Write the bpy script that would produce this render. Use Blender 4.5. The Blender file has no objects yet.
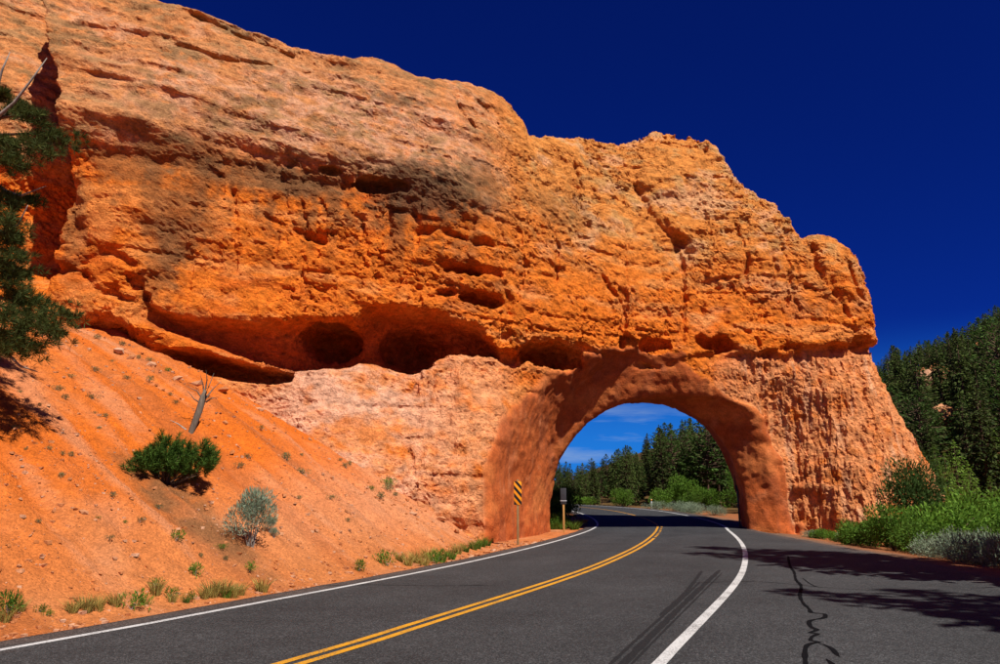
import bpy, math, random, time
_T0 = time.time()
def tick(m): print('TICK %-14s %.1f' % (m, time.time()-_T0), flush=True)
import numpy as np
from mathutils import Vector, Matrix
random.seed(7); RNG = np.random.default_rng(11)
SC = bpy.context.scene; COL = SC.collection

# ------------------------------------------------------------------ camera, sky, sun, exposure
CAM_H = 1.75; FPX = 778.0; PITCH = math.atan(165/778)
cam = bpy.data.objects.new('camera', bpy.data.cameras.new('camera')); COL.objects.link(cam)
cam.location = (0, 0, CAM_H); cam.rotation_euler = (math.pi/2+PITCH, 0, 0)
cam.data.sensor_width = 36; cam.data.lens = 36*FPX/1000; cam.data.clip_start = 0.1; cam.data.clip_end = 20000
SC.camera = cam
SUN_EL = math.radians(55); SUN_AZ = math.radians(36)      # azimuth: degrees to the right of straight behind the camera
sdir = Vector((math.sin(SUN_AZ)*math.cos(SUN_EL), -math.cos(SUN_AZ)*math.cos(SUN_EL), math.sin(SUN_EL)))
sun = bpy.data.objects.new('sun', bpy.data.lights.new('sun', 'SUN')); COL.objects.link(sun)
sun.data.energy = 5.0; sun.data.angle = math.radians(0.5); sun.data.color = (1.0, 0.95, 0.87)
sun.rotation_euler = (-sdir).to_track_quat('-Z', 'Y').to_euler()
world = bpy.data.worlds.new('World'); SC.world = world; world.use_nodes = True
def build_world():
    nt = world.node_tree; nt.nodes.clear(); N = nt.nodes.new; L = nt.links.new
    out = N('ShaderNodeOutputWorld'); bg = N('ShaderNodeBackground'); bg.inputs[1].default_value = 0.08
    sky = N('ShaderNodeTexSky'); sky.sky_type = 'NISHITA'; sky.sun_disc = False
    sky.sun_elevation = SUN_EL; sky.sun_rotation = math.atan2(sdir.x, sdir.y)
    sky.altitude = 2400; sky.air_density = 0.9; sky.dust_density = 0.0; sky.ozone_density = 3.5
    # polarised, saturated mountain sky: one tone curve over the whole dome
    gam = N('ShaderNodeGamma'); gam.inputs[1].default_value = 1.0
    mul = N('ShaderNodeMix'); mul.data_type = 'RGBA'; mul.blend_type = 'MULTIPLY'; mul.inputs[0].default_value = 1
    mul.inputs[7].default_value = (0.012, 0.078, 0.48, 1)
    tc = N('ShaderNodeTexCoord'); sep = N('ShaderNodeSeparateXYZ')
    L(sky.outputs[0], gam.inputs[0]); L(gam.outputs[0], mul.inputs[6])
    # thin streaks of cloud low above the horizon, all the way round
    mp = N('ShaderNodeMapping'); mp.inputs['Scale'].default_value = (5, 5, 42); mp.inputs['Location'].default_value = (1.3, 0.4, 0.0)
    no = N('ShaderNodeTexNoise'); no.inputs['Scale'].default_value = 1.0; no.inputs['Detail'].default_value = 5; no.inputs['Roughness'].default_value = 0.62
    ramp = N('ShaderNodeValToRGB'); ramp.color_ramp.elements[0].position = 0.50; ramp.color_ramp.elements[1].position = 0.72
    band = N('ShaderNodeValToRGB'); cr = band.color_ramp
    cr.elements[0].position = 0.02; cr.elements[0].color = (0.35,)*3+(1,)
    e = cr.elements.new(0.085); e.color = (0.8,)*3+(1,)
    cr.elements[2].position = 0.125; cr.elements[2].color = (0, 0, 0, 1)
    m1 = N('ShaderNodeMath'); m1.operation = 'MULTIPLY'
    L(tc.outputs['Generated'], mp.inputs[0]); L(mp.outputs[0], no.inputs[0]); L(no.outputs[0], ramp.inputs[0])
    L(tc.outputs['Generated'], sep.inputs[0]); L(sep.outputs[2], band.inputs[0])
    L(ramp.outputs[0], m1.inputs[0]); L(band.outputs[0], m1.inputs[1])
    mx = N('ShaderNodeMix'); mx.data_type = 'RGBA'; mx.inputs[7].default_value = (2.6, 3.7, 5.6, 1)
    hz = N('ShaderNodeMapRange'); hz.interpolation_type = 'SMOOTHSTEP'; L(sep.outputs[2], hz.inputs[0])
    hz.inputs[1].default_value = 0.21; hz.inputs[2].default_value = 0.03; hz.inputs[3].default_value = 0.0; hz.inputs[4].default_value = 1.0
    hm = N('ShaderNodeMix'); hm.data_type = 'RGBA'; hm.inputs[7].default_value = (0.14, 1.75, 6.2, 1); L(hz.outputs[0], hm.inputs[0]); L(mul.outputs[2], hm.inputs[6])
    L(m1.outputs[0], mx.inputs[0]); L(hm.outputs[2], mx.inputs[6])
    L(mx.outputs[2], bg.inputs[0]); L(bg.outputs[0], out.inputs[0])
build_world()
vs = SC.view_settings; vs.view_transform = 'Standard'; vs.look = 'None'; vs.exposure = 0.5; vs.gamma = 1.0; vs.use_curve_mapping = False

# ------------------------------------------------------------------ measuring and small helpers
CP, SP = math.cos(PITCH), math.sin(PITCH)
def at(px, py, y):
    """point of the place at depth y that was measured at photo position px, py"""
    u = (px-500)/FPX; v = (332-py)/FPX; k = y/(CP-v*SP)
    return np.array([u*k, y, CAM_H+k*(SP+v*CP)])
def to_px(p):
    x, y, z = p; z -= CAM_H
    f = y*CP+z*SP; up = z*CP-y*SP
    return 500+FPX*x/f, 332-FPX*up/f
def sst(a, b, x):
    t = np.clip((x-a)/(b-a), 0, 1); return t*t*(3-2*t)
def smax(a, b, k):
    h = np.clip(0.5+0.5*(a-b)/k, 0, 1); return b*(1-h)+a*h+k*h*(1-h)

# numpy gradient noise
_perm = np.random.default_rng(3).permutation(256).astype(np.int32); _perm = np.concatenate([_perm]*3)
_g = np.random.default_rng(4).normal(size=(256, 3)).astype(np.float32); _g /= np.linalg.norm(_g, axis=1)[:, None]
def pnoise(x, y, z):
    x = np.asarray(x, np.float32); y = np.asarray(y, np.float32); z = np.asarray(z, np.float32)
    x, y, z = np.broadcast_arrays(x, y, z)
    xi = np.floor(x); yi = np.floor(y); zi = np.floor(z)
    xf, yf, zf = x-xi, y-yi, z-zi
    xi = xi.astype(np.int32) & 255; yi = yi.astype(np.int32) & 255; zi = zi.astype(np.int32) & 255
    f = lambda t: t*t*t*(t*(t*6-15)+10)
    u, v, w = f(xf), f(yf), f(zf)
    def gr(i, j, k):
        h = _perm[_perm[_perm[xi+i]+yi+j]+zi+k]; g = _g[h]
        return g[..., 0]*(xf-i)+g[..., 1]*(yf-j)+g[..., 2]*(zf-k)
    a = gr(0,0,0)*(1-u)+gr(1,0,0)*u; b = gr(0,1,0)*(1-u)+gr(1,1,0)*u
    c = gr(0,0,1)*(1-u)+gr(1,0,1)*u; d = gr(0,1,1)*(1-u)+gr(1,1,1)*u
    return ((a*(1-v)+b*v)*(1-w)+(c*(1-v)+d*v)*w)*1.5
def fbm(x, y, z, o=4, gain=0.5, ridge=False):
    s = 0; a = 1.0; t = 0
    for i in range(o):
        n = pnoise(x*2**i+i*17.3, y*2**i+i*5.1, z*2**i+i*9.7)
        if ridge: n = 1-2*np.abs(n)
        s = s+a*n; t += a; a *= gain
    return s/t
def worley(x, y, z, seed=0):
    """F1, F2 and a random value for the nearest cell"""
    x = np.asarray(x, np.float32); y = np.asarray(y, np.float32); z = np.asarray(z, np.float32)
    xi = np.floor(x).astype(np.int32); yi = np.floor(y).astype(np.int32); zi = np.floor(z).astype(np.int32)
    f1 = np.full(x.shape, 9, np.float32); f2 = f1.copy(); rv = np.zeros(x.shape, np.float32)
    for i in (-1, 0, 1):
        for j in (-1, 0, 1):
            for k in (-1, 0, 1):
                a, b, c = xi+i, yi+j, zi+k
                h = (a*73856093) ^ (b*19349663) ^ (c*83492791) ^ (seed*2654435 + 911)
                h = (h ^ (h >> 13))*1274126177
                r0 = ((h >> 8) & 1023)/1023.; r1 = ((h >> 14) & 1023)/1023.; r2 = ((h >> 4) & 1023)/1023.
                d = np.sqrt((a+r0-x)**2+(b+r1-y)**2+(c+r2-z)**2)
                m = d < f1
                f2 = np.where(m, f1, np.minimum(f2, d)); rv = np.where(m, ((h >> 18) & 255)/255., rv); f1 = np.where(m, d, f1)
    return f1, f2, rv

def facet(x, y, z, seed=0):
    """chipped planes: every cell is its own tilted facet; returns relief and the crack distance"""
    x = np.asarray(x, np.float32); y = np.asarray(y, np.float32); z = np.asarray(z, np.float32)
    xi = np.floor(x).astype(np.int32); yi = np.floor(y).astype(np.int32); zi = np.floor(z).astype(np.int32)
    f1 = np.full(x.shape, 9, np.float32); f2 = f1.copy(); val = np.zeros(x.shape, np.float32)
    for i in (-1, 0, 1):
        for j in (-1, 0, 1):
            for k in (-1, 0, 1):
                a, b, c = xi+i, yi+j, zi+k
                h = (a*73856093) ^ (b*19349663) ^ (c*83492791) ^ (seed*2654435 + 911)
                h = (h ^ (h >> 13))*1274126177; h2 = (h ^ (h >> 15))*668265263
                dx = x-a-((h >> 8) & 1023)/np.float32(1023); dy = y-b-((h >> 14) & 1023)/np.float32(1023); dz = z-c-((h >> 4) & 1023)/np.float32(1023)
                d = np.sqrt(dx*dx+dy*dy+dz*dz); m = d < f1
                t = dx*(((h2 >> 6) & 255)/np.float32(127)-1)+dy*(((h2 >> 12) & 255)/np.float32(127)-1)+dz*(((h2 >> 20) & 255)/np.float32(127)-1)+0.8*((((h2 >> 3) & 255)/np.float32(255))-0.5)
                f2 = np.where(m, f1, np.minimum(f2, d)); val = np.where(m, t, val); f1 = np.where(m, d, f1)
    return val, f2-f1

def mesh_np(name, v, faces=None, quads=None, tris=None, smooth=True):
    """mesh from numpy arrays (quads: n x 4, tris: n x 3)"""
    me = bpy.data.meshes.new(name); v = np.asarray(v, np.float32)
    me.vertices.add(len(v)); me.vertices.foreach_set('co', v.ravel())
    idx = []; tot = []
    if quads is not None and len(quads): idx.append(np.asarray(quads, np.int32).ravel()); tot.append(np.full(len(quads), 4, np.int32))
    if tris is not None and len(tris): idx.append(np.asarray(tris, np.int32).ravel()); tot.append(np.full(len(tris), 3, np.int32))
    idx = np.concatenate(idx); tot = np.concatenate(tot); st = np.concatenate([[0], np.cumsum(tot)[:-1]]).astype(np.int32)
    me.loops.add(len(idx)); me.loops.foreach_set('vertex_index', idx)
    me.polygons.add(len(tot)); me.polygons.foreach_set('loop_start', st); me.polygons.foreach_set('loop_total', tot)
    me.polygons.foreach_set('use_smooth', np.full(len(tot), smooth))
    me.update(calc_edges=True); return me
def set_col(me, col, name='col'):
    a = me.color_attributes.new(name, 'FLOAT_COLOR', 'POINT')
    c = np.ones((len(me.vertices), 4), np.float32); c[:, :3] = col; a.data.foreach_set('color', c.ravel())
def link(name, me, mat=None, parent=None, **props):
    o = bpy.data.objects.new(name, me); COL.objects.link(o)
    if mat is not None and me is not None and not me.materials: me.materials.append(mat)
    if parent is not None: o.parent = parent
    for k, v in props.items(): o[k] = v
    return o
def thing(name, loc, label, cat, group=None, rz=0.0):
    o = link(name, None); o.location = loc; o.rotation_euler.z = rz; o['label'] = label; o['category'] = cat
    if group: o['group'] = group
    return o
def copy_tree(o, parent=None):
    c = o.copy(); COL.objects.link(c)
    if parent is not None: c.parent = parent
    for ch in list(o.children): copy_tree(ch, c)
    return c
def submesh(name, v, quads, col=None, smooth=True):
    """keep only the vertices used by these faces"""
    used = np.zeros(len(v), bool); used[quads.ravel()] = True
    m = np.cumsum(used)-1
    me = mesh_np(name, v[used], quads=m[quads], smooth=smooth)
    if col is not None: set_col(me, col[used])
    return me

# ------------------------------------------------------------------ materials
def mat_new(name):
    m = bpy.data.materials.new(name); m.use_nodes = True; nt = m.node_tree
    b = nt.nodes['Principled BSDF']; b.inputs['Roughness'].default_value = 0.9; b.inputs['Specular IOR Level'].default_value = 0.15
    return m, nt, b, nt.nodes.new, nt.links.new
def noise_node(nt, scale, detail=4, rough=0.6, vec=None):
    n = nt.nodes.new('ShaderNodeTexNoise'); n.inputs['Scale'].default_value = scale; n.inputs['Detail'].default_value = detail; n.inputs['Roughness'].default_value = rough
    if vec is not None: nt.links.new(vec, n.inputs['Vector'])
    return n
def maprange(nt, src, a, b, c, d):
    n = nt.nodes.new('ShaderNodeMapRange'); n.inputs[1].default_value = a; n.inputs[2].default_value = b; n.inputs[3].default_value = c; n.inputs[4].default_value = d
    nt.links.new(src, n.inputs[0]); return n.outputs[0]
def mixc(nt, fac, a, b, mode='MIX'):
    n = nt.nodes.new('ShaderNodeMix'); n.data_type = 'RGBA'; n.blend_type = mode
    for s, v in ((0, fac), (6, a), (7, b)):
        if isinstance(v, (int, float)): n.inputs[s].default_value = v
        elif isinstance(v, tuple): n.inputs[s].default_value = v+(1,) if len(v) == 3 else v
        else: nt.links.new(v, n.inputs[s])
    return n.outputs[2]
def bump(nt, h, strength, dist, prev=None):
    n = nt.nodes.new('ShaderNodeBump'); n.inputs['Strength'].default_value = strength; n.inputs['Distance'].default_value = dist
    nt.links.new(h, n.inputs['Height'])
    if prev is not None: nt.links.new(prev, n.inputs['Normal'])
    return n.outputs[0]
def grey(nt, val):
    n = nt.nodes.new('ShaderNodeCombineColor')
    for i in range(3): nt.links.new(val, n.inputs[i])
    return n.outputs[0]
def obj_vec(nt, scale=(1, 1, 1)):
    t = nt.nodes.new('ShaderNodeTexCoord')
    m = nt.nodes.new('ShaderNodeMapping'); m.inputs['Scale'].default_value = scale; nt.links.new(t.outputs['Object'], m.inputs[0]); return m.outputs[0]

def rock_material(name, fine=1.0, var=0.45):
    m, nt, b, N, L = mat_new(name)
    at_ = N('ShaderNodeAttribute'); at_.attribute_name = 'col'
    v = obj_vec(nt); vs_ = obj_vec(nt, (1, 1, 1.25))
    n1 = noise_node(nt, 2.6, 6, 0.68, vs_); n2 = noise_node(nt, 13, 5, 0.7, v)
    c = mixc(nt, 1.0, at_.outputs['Color'], grey(nt, maprange(nt, n1.outputs[0], 0.3, 0.7, 1-var, 1+var*0.75)), 'MULTIPLY')
    c = mixc(nt, 1.0, c, grey(nt, maprange(nt, n2.outputs[0], 0.3, 0.7, 0.72, 1.22)), 'MULTIPLY')
    L(c, b.inputs['Base Color'])
    vo = N('ShaderNodeTexVoronoi'); vo.feature = 'DISTANCE_TO_EDGE'; vo.inputs['Scale'].default_value = 2.7
    dn = noise_node(nt, 1.9, 3, 0.6, v); dv = mixc(nt, 0.45, v, dn.outputs['Color'], 'ADD'); L(dv, vo.inputs['Vector'])
    e = maprange(nt, vo.outputs['Distance'], 0.0, 0.09, 0, 1)
    k = bump(nt, e, 0.35*fine, 0.06)
    k = bump(nt, n1.outputs[0], 0.5*fine, 0.16, k)
    k = bump(nt, n2.outputs[0], 1.0*fine, 0.10, k)
    n3 = noise_node(nt, 45, 3, 0.6, v); k = bump(nt, n3.outputs[0], 0.5*fine, 0.02, k)
    L(k, b.inputs['Normal']); b.inputs['Roughness'].default_value = 0.95; b.inputs['Specular IOR Level'].default_value = 0.08
    return m
M_ROCK = rock_material('sandstone', 1.0)
M_PORTAL = rock_material('smoothed_sandstone', 0.4, 0.28)
def soil_material():
    m, nt, b, N, L = mat_new('scree_soil')
    at_ = N('ShaderNodeAttribute'); at_.attribute_name = 'col'; v = obj_vec(nt)
    n1 = noise_node(nt, 3.5, 6, 0.7, v); n2 = noise_node(nt, 26, 5, 0.75, v)
    vo = N('ShaderNodeTexVoronoi'); vo.inputs['Scale'].default_value = 9; L(v, vo.inputs['Vector'])
    vo2 = N('ShaderNodeTexVoronoi'); vo2.inputs['Scale'].default_value = 26; L(v, vo2.inputs['Vector'])
    c = mixc(nt, 1.0, at_.outputs['Color'], grey(nt, maprange(nt, n1.outputs[0], 0.3, 0.7, 0.78, 1.2)), 'MULTIPLY')
    c = mixc(nt, 1.0, c, grey(nt, maprange(nt, n2.outputs[0], 0.3, 0.7, 0.7, 1.25)), 'MULTIPLY')
    s = N('ShaderNodeSeparateColor'); L(vo2.outputs['Color'], s.inputs[0])
    c = mixc(nt, 1.0, c, grey(nt, maprange(nt, s.outputs[0], 0, 1, 0.82, 1.2)), 'MULTIPLY')
    L(c, b.inputs['Base Color'])
    k = bump(nt, vo.outputs['Distance'], 0.35, -0.05); k = bump(nt, vo2.outputs['Distance'], 0.5, -0.03, k); k = bump(nt, n2.outputs[0], 0.7, 0.05, k)
    L(k, b.inputs['Normal']); return m
M_SOIL = soil_material()
def stone_material():
    m, nt, b, N, L = mat_new('loose_stone')
    oi = N('ShaderNodeObjectInfo'); ge = N('ShaderNodeNewGeometry'); v = obj_vec(nt)
    n = noise_node(nt, 9, 4, 0.6, v)
    a = N('ShaderNodeMath'); a.operation = 'ADD'; L(oi.outputs['Random'], a.inputs[0]); L(ge.outputs['Random Per Island'], a.inputs[1])
    fr = N('ShaderNodeMath'); fr.operation = 'FRACT'; L(a.outputs[0], fr.inputs[0])
    r = N('ShaderNodeValToRGB'); L(fr.outputs[0], r.inputs[0]); e = r.color_ramp.elements
    e[0].color = (0.40, 0.13, 0.035, 1); e[1].color = (0.50, 0.28, 0.17, 1)
    q = e.new(0.5); q.color = (0.46, 0.19, 0.08, 1)
    c = mixc(nt, 1, r.outputs[0], grey(nt, maprange(nt, n.outputs[0], 0.3, 0.7, 0.75, 1.2)), 'MULTIPLY')
    L(c, b.inputs['Base Color']); L(bump(nt, n.outputs[0], 0.6, 0.03), b.inputs['Normal']); return m
M_STONE = stone_material()
def asphalt_material():
    m, nt, b, N, L = mat_new('asphalt')
    v = obj_vec(nt); n0 = noise_node(nt, 0.35, 4, 0.6, v); n1 = noise_node(nt, 4, 5, 0.7, v); n2 = noise_node(nt, 60, 3, 0.7, v)
    vo = N('ShaderNodeTexVoronoi'); vo.inputs['Scale'].default_value = 75; L(v, vo.inputs['Vector'])
    s = N('ShaderNodeSeparateColor'); L(vo.outputs['Color'], s.inputs[0])
    sp = maprange(nt, s.outputs[0], 0.55, 1.0, 0.0, 1.0)
    c = mixc(nt, sp, (0.0215, 0.0217, 0.0228), (0.072, 0.072, 0.073))
    vb = N('ShaderNodeTexVoronoi'); vb.inputs['Scale'].default_value = 34; L(v, vb.inputs['Vector']); sb = N('ShaderNodeSeparateColor'); L(vb.outputs['Color'], sb.inputs[0])
    c = mixc(nt, 1, c, grey(nt, maprange(nt, sb.outputs[1], 0, 1, 0.72, 1.3)), 'MULTIPLY')
    c = mixc(nt, 1, c, grey(nt, maprange(nt, n0.outputs[0], 0.3, 0.7, 0.78, 1.2)), 'MULTIPLY')
    c = mixc(nt, 1, c, grey(nt, maprange(nt, n1.outputs[0], 0.3, 0.7, 0.86, 1.14)), 'MULTIPLY')
    ra = N('ShaderNodeAttribute'); ra.attribute_name = 'col'; c = mixc(nt, 1, c, ra.outputs['Color'], 'MULTIPLY')
    L(c, b.inputs['Base Color'])
    k = bump(nt, vo.outputs['Distance'], 0.4, -0.01); k = bump(nt, n2.outputs[0], 0.4, 0.008, k); L(k, b.inputs['Normal'])
    b.inputs['Roughness'].default_value = 0.85; b.inputs['Specular IOR Level'].default_value = 0.2
    return m
M_ASPH = asphalt_material()
def paint_material(name, colr, lo=0.36, hi=0.5):
    m, nt, b, N, L = mat_new(name); v = obj_vec(nt)
    n = noise_node(nt, 38, 5, 0.75, v); n2 = noise_node(nt, 1.7, 3, 0.6, v)
    a = N('ShaderNodeMath'); a.operation = 'MULTIPLY_ADD'; L(n2.outputs[0], a.inputs[0]); a.inputs[1].default_value = 0.35; L(n.outputs[0], a.inputs[2])
    f = maprange(nt, a.outputs[0], lo+0.12, hi+0.12, 0, 1)
    L(mixc(nt, f, (0.06, 0.055, 0.052), colr), b.inputs['Base Color']); L(bump(nt, n.outputs[0], 0.3, 0.006), b.inputs['Normal'])
    b.inputs['Roughness'].default_value = 0.7; return m
M_WHITE = paint_material('white_road_paint', (0.50, 0.49, 0.48), 0.40, 0.56); M_YELLOW = paint_material('yellow_road_paint', (0.56, 0.25, 0.012), 0.40, 0.56)
def plain(name, colr, rough=0.8, var=0.2, scale=8, stretch=(1, 1, 1), spec=0.2):
    m, nt, b, N, L = mat_new(name); v = obj_vec(nt, stretch); n = noise_node(nt, scale, 5, 0.65, v)
    L(mixc(nt, 1, colr, grey(nt, maprange(nt, n.outputs[0], 0.3, 0.7, 1-var, 1+var)), 'MULTIPLY'), b.inputs['Base Color'])
    L(bump(nt, n.outputs[0], 0.35, 0.02), b.inputs['Normal']); b.inputs['Roughness'].default_value = rough; b.inputs['Specular IOR Level'].default_value = spec; return m
M_TAR = plain('tar_seal', (0.006, 0.006, 0.007), 0.9, 0.2, 8, (1, 1, 1), 0.02)
def skid_material():
    m, nt, b, N, L = mat_new('tyre_rubber_mark'); v = obj_vec(nt); n = noise_node(nt, 45, 4, 0.7, v)
    L(mixc(nt, maprange(nt, n.outputs[0], 0.38, 0.62, 0, 1), (0.006, 0.006, 0.007), (0.021, 0.021, 0.022)), b.inputs['Base Color']); return m
M_SKID = skid_material()
M_BARK = plain('bark', (0.11, 0.065, 0.042), 0.95, 0.45, 14, (1, 1, 0.25))
M_DEAD = plain('weathered_grey_wood', (0.27, 0.23, 0.19), 0.9, 0.35, 16, (1, 1, 0.2))
M_STUMP = plain('grey_brown_stump', (0.13, 0.10, 0.075), 0.9, 0.45, 18, (1, 1, 0.2))
M_POST = plain('brown_post', (0.25, 0.17, 0.075), 0.8, 0.25, 20, (1, 1, 0.2))
M_POSTWOOD = plain('ochre_wood_post', (0.42, 0.23, 0.07), 0.8, 0.25, 20, (1, 1, 0.2))
M_SIGN_O = plain('orange_reflective_sheet', (0.80, 0.27, 0.01), 0.45, 0.06, 5); M_SIGN_K = plain('black_sign_paint', (0.012, 0.012, 0.012), 0.5, 0.1, 5)
M_DARKMETAL = plain('dark_sign_back', (0.035, 0.035, 0.04), 0.5, 0.2, 9); M_STEEL = plain('galvanised_steel', (0.45, 0.45, 0.46), 0.45, 0.1, 9)
def leaf_material(name, c1, c2, trans=0.25, obj_var=0.35):
    m, nt, b, N, L = mat_new(name); ge = N('ShaderNodeNewGeometry'); oi = N('ShaderNodeObjectInfo')
    c = mixc(nt, ge.outputs['Random Per Island'], c1, c2)
    c = mixc(nt, 1, c, grey(nt, maprange(nt, oi.outputs['Random'], 0, 1, 1-obj_var, 1+obj_var)), 'MULTIPLY')
    L(c, b.inputs['Base Color']); b.inputs['Roughness'].default_value = 0.75
    t = N('ShaderNodeBsdfTranslucent'); L(c, t.inputs[0]); mx = N('ShaderNodeMixShader'); mx.inputs[0].default_value = trans
    L(b.outputs[0], mx.inputs[1]); L(t.outputs[0], mx.inputs[2]); L(mx.outputs[0], nt.nodes['Material Output'].inputs[0]); return m
M_FIR = leaf_material('dark_fir_needles', (0.024, 0.040, 0.008), (0.080, 0.110, 0.022))
M_PINE = leaf_material('pine_needles', (0.030, 0.065, 0.010), (0.085, 0.150, 0.030))
M_YOUNG = leaf_material('young_pine_needles', (0.075, 0.16, 0.015), (0.20, 0.32, 0.045), 0.4, 0.25)
M_PINE_NEAR = leaf_material('olive_pine_needles', (0.028, 0.040, 0.008), (0.085, 0.105, 0.022))
M_BUSHPINE = leaf_material('bright_pine_needles', (0.028, 0.068, 0.008), (0.090, 0.165, 0.022))
M_LEAF = leaf_material('green_shrub_leaves', (0.050, 0.120, 0.010), (0.140, 0.250, 0.030), 0.35)
M_SAGE = leaf_material('sage_leaves', (0.125, 0.175, 0.105), (0.270, 0.325, 0.220), 0.2, 0.15)
M_DRY = leaf_material('dry_grey_green_leaves', (0.10, 0.10, 0.035), (0.21, 0.19, 0.08), 0.2, 0.3)
M_GRASS = leaf_material('green_grass', (0.060, 0.130, 0.012), (0.160, 0.240, 0.035), 0.3, 0.3)
M_STRAW = leaf_material('straw_grass', (0.22, 0.17, 0.04), (0.42, 0.33, 0.09), 0.3, 0.2)

# ------------------------------------------------------------------ road alignment
def catmull(pts, step=0.4):
    P = [np.array(p, float) for p in pts]; P = [2*P[0]-P[1]]+P+[2*P[-1]-P[-2]]; out = []
    for i in range(1, len(P)-2):
        n = max(2, int(np.linalg.norm(P[i+1]-P[i])/step))
        for t in np.arange(n)/n:
            out.append(0.5*((2*P[i])+(-P[i-1]+P[i+1])*t+(2*P[i-1]-5*P[i]+4*P[i+1]-P[i+2])*t*t+(-P[i-1]+3*P[i]-3*P[i+1]+P[i+2])*t**3))
    out.append(P[-2]); return np.array(out)
CL = catmull([(-34,-60,0),(-15,-20,0),(-6.3,0,0),(-2.25,8.9,0),(-1.15,11.5,0),(1.33,17.7,0),(2.95,22.3,0),(4.8,28.3,0),(6.6,35,0),(8.5,43,.02),(9.45,48,.17),
              (9.85,56,.40),(9.2,64,.66),(7,69.5,.90),(3.5,72.8,1.1),(-3,75.5,1.3),(-12,77,1.5),(-30,78.5,1.7),(-80,80,2.0),(-160,60,2.0)])
_t = np.gradient(CL[:, :2], axis=0); _t /= np.linalg.norm(_t, axis=1)[:, None]
CN = np.stack([_t[:, 1], -_t[:, 0]], 1)                       # points right
def right_edge(i):
    """how far the asphalt reaches right of the centre line: a paved pull-out near the viewer"""
    y = CL[i, 1]
    return np.interp(y, [-60, -30, -10, 8, 14, 19, 24, 30, 36, 42, 50], [4.6, 4.8, 13, 14.5, 12.0, 9.3, 8.3, 7.2, 6.0, 5.2, 4.7]) if CL[i, 0] > -40 and i < len(CL)*0.9 else 4.6
RE = np.array([right_edge(i) for i in range(len(CL))]); LE = np.full(len(CL), 4.15)
def road_coords(x, y):
    """signed offset right of the centre line, nearest index"""
    off = np.empty(x.shape); idx = np.empty(x.shape, int); sub = CL[::2]
    f = x.ravel(); g = y.ravel(); o = off.ravel(); ii = idx.ravel()
    for s in range(0, len(f), 20000):
        e = slice(s, s+20000)
        d = (f[e, None]-sub[None, :, 0])**2+(g[e, None]-sub[None, :, 1])**2
        j = np.minimum(np.argmin(d, 1)*2, len(CL)-1)
        dx = f[e]-CL[j, 0]; dy = g[e]-CL[j, 1]
        lat = dx*CN[j, 0]+dy*CN[j, 1]; dist = np.hypot(dx, dy)
        o[e] = np.sign(lat)*dist; ii[e] = j
    return off, idx

# ------------------------------------------------------------------ terrain heights
def ground_height(x, y):
    x = np.asarray(x, float); y = np.asarray(y, float)
    off, i = road_coords(x, y); rz = CL[i, 2]
    dl = np.maximum(0, -off-LE[i]); dr = np.maximum(0, off-RE[i])
    # scree slope on the left
    sl = np.interp(y, [-30, 0, 26, 34, 41, 47], [0.45, 0.62, 0.70, 0.64, 0.35, 0.10])
    start = np.interp(y, [0, 22, 29, 33, 60], [0.45, 0.55, 1.0, 2.2, 2.5])
    d = np.maximum(0, dl-start)
    h = sl*(np.sqrt(d*d+0.25)-0.5)
    cap = np.interp(y, [0, 30, 44, 60], [13, 13, 9, 5]); h = cap*np.tanh(h/cap*0.98)*1.02
    near = sst(70, 45, np.hypot(x+8, y-18))
    w = sst(0.2, 2.5, d)*near
    s_al = x*0.38+y*0.92; s_dn = x*0.92-y*0.38
    h = h+w*(0.55*fbm(s_al*0.32, s_dn*0.06, 3.1, 3)+0.34*fbm(s_al*1.1, s_dn*0.22, 7.7, 3)+0.17*fbm(s_al*2.2, s_dn*0.35, 17.7, 3, 0.5, True)+0.10*fbm(x*0.9, y*0.9, 2.2, 4)+0.045*fbm(x*4, y*4, 1.2, 3))
    # a low rib and the rill under the bush pine
    hl = h
    # right: verge, then the wooded hillside
    hr = -0.12*sst(0, 1.0, dr)+0.10*fbm(x*0.4, y*0.4, 5, 3)*sst(0.3, 3, dr)-0.35*sst(1, 6, dr)*sst(60, 40, y)
    xs = np.maximum(0, x-31-0.02*np.maximum(0, 40-y)); hr = hr+24*np.tanh(0.42*xs*np.clip(xs/14, 0, 1)/24)*sst(18, 45, y+0.3*x)
    ys = np.maximum(0, y-84); hill_b = 8*np.tanh(0.14*ys*np.clip(ys/12, 0, 1)/8)*sst(6, 34, x-0.05*(y-84))
    hills = hill_b+(1.5*fbm(x*0.03, y*0.03, 2, 3)*sst(60, 120, y))
    z = rz-0.075+np.where(off < 0, hl, hr)+hills+0.03*fbm(x*0.8, y*0.8, 9, 2)*sst(0.3, 1.5, dl+dr)
    far = sst(300, 900, np.hypot(x, y)); return z*(1-far)+far*(z*0.6)
def axis(fine, lo, hi, r=1.16):
    a = list(fine); st = a[1]-a[0]; x = a[0]; pre = []
    while x > lo: st *= r; x -= st; pre.append(x)
    st = a[-1]-a[-2]; x = a[-1]; post = []
    while x < hi: st *= r; x += st; post.append(x)
    return np.array(pre[::-1]+a+post)
gx = axis(np.concatenate([np.arange(-26, 7, 0.14), np.arange(7, 32, 0.5)]), -3500, 3500)
gy = axis(np.concatenate([np.arange(1, 37, 0.14), np.arange(37, 100, 0.8)]), -3500, 4500)
GX, GY = np.meshgrid(gx, gy, indexing='ij'); GZ = ground_height(GX, GY)
def ray_ground(px, py, y0=5, y1=60):
    """first terrain point met along the line of sight measured at px, py"""
    ys = np.linspace(y0, y1, 600); p = np.array([at(px, py, y) for y in ys]); g = ground_height(p[:, 0], p[:, 1])
    k = np.argmax(p[:, 2] < g); return np.array([p[k, 0], p[k, 1], g[k]]) if (p[:, 2] < g).any() else None
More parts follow.
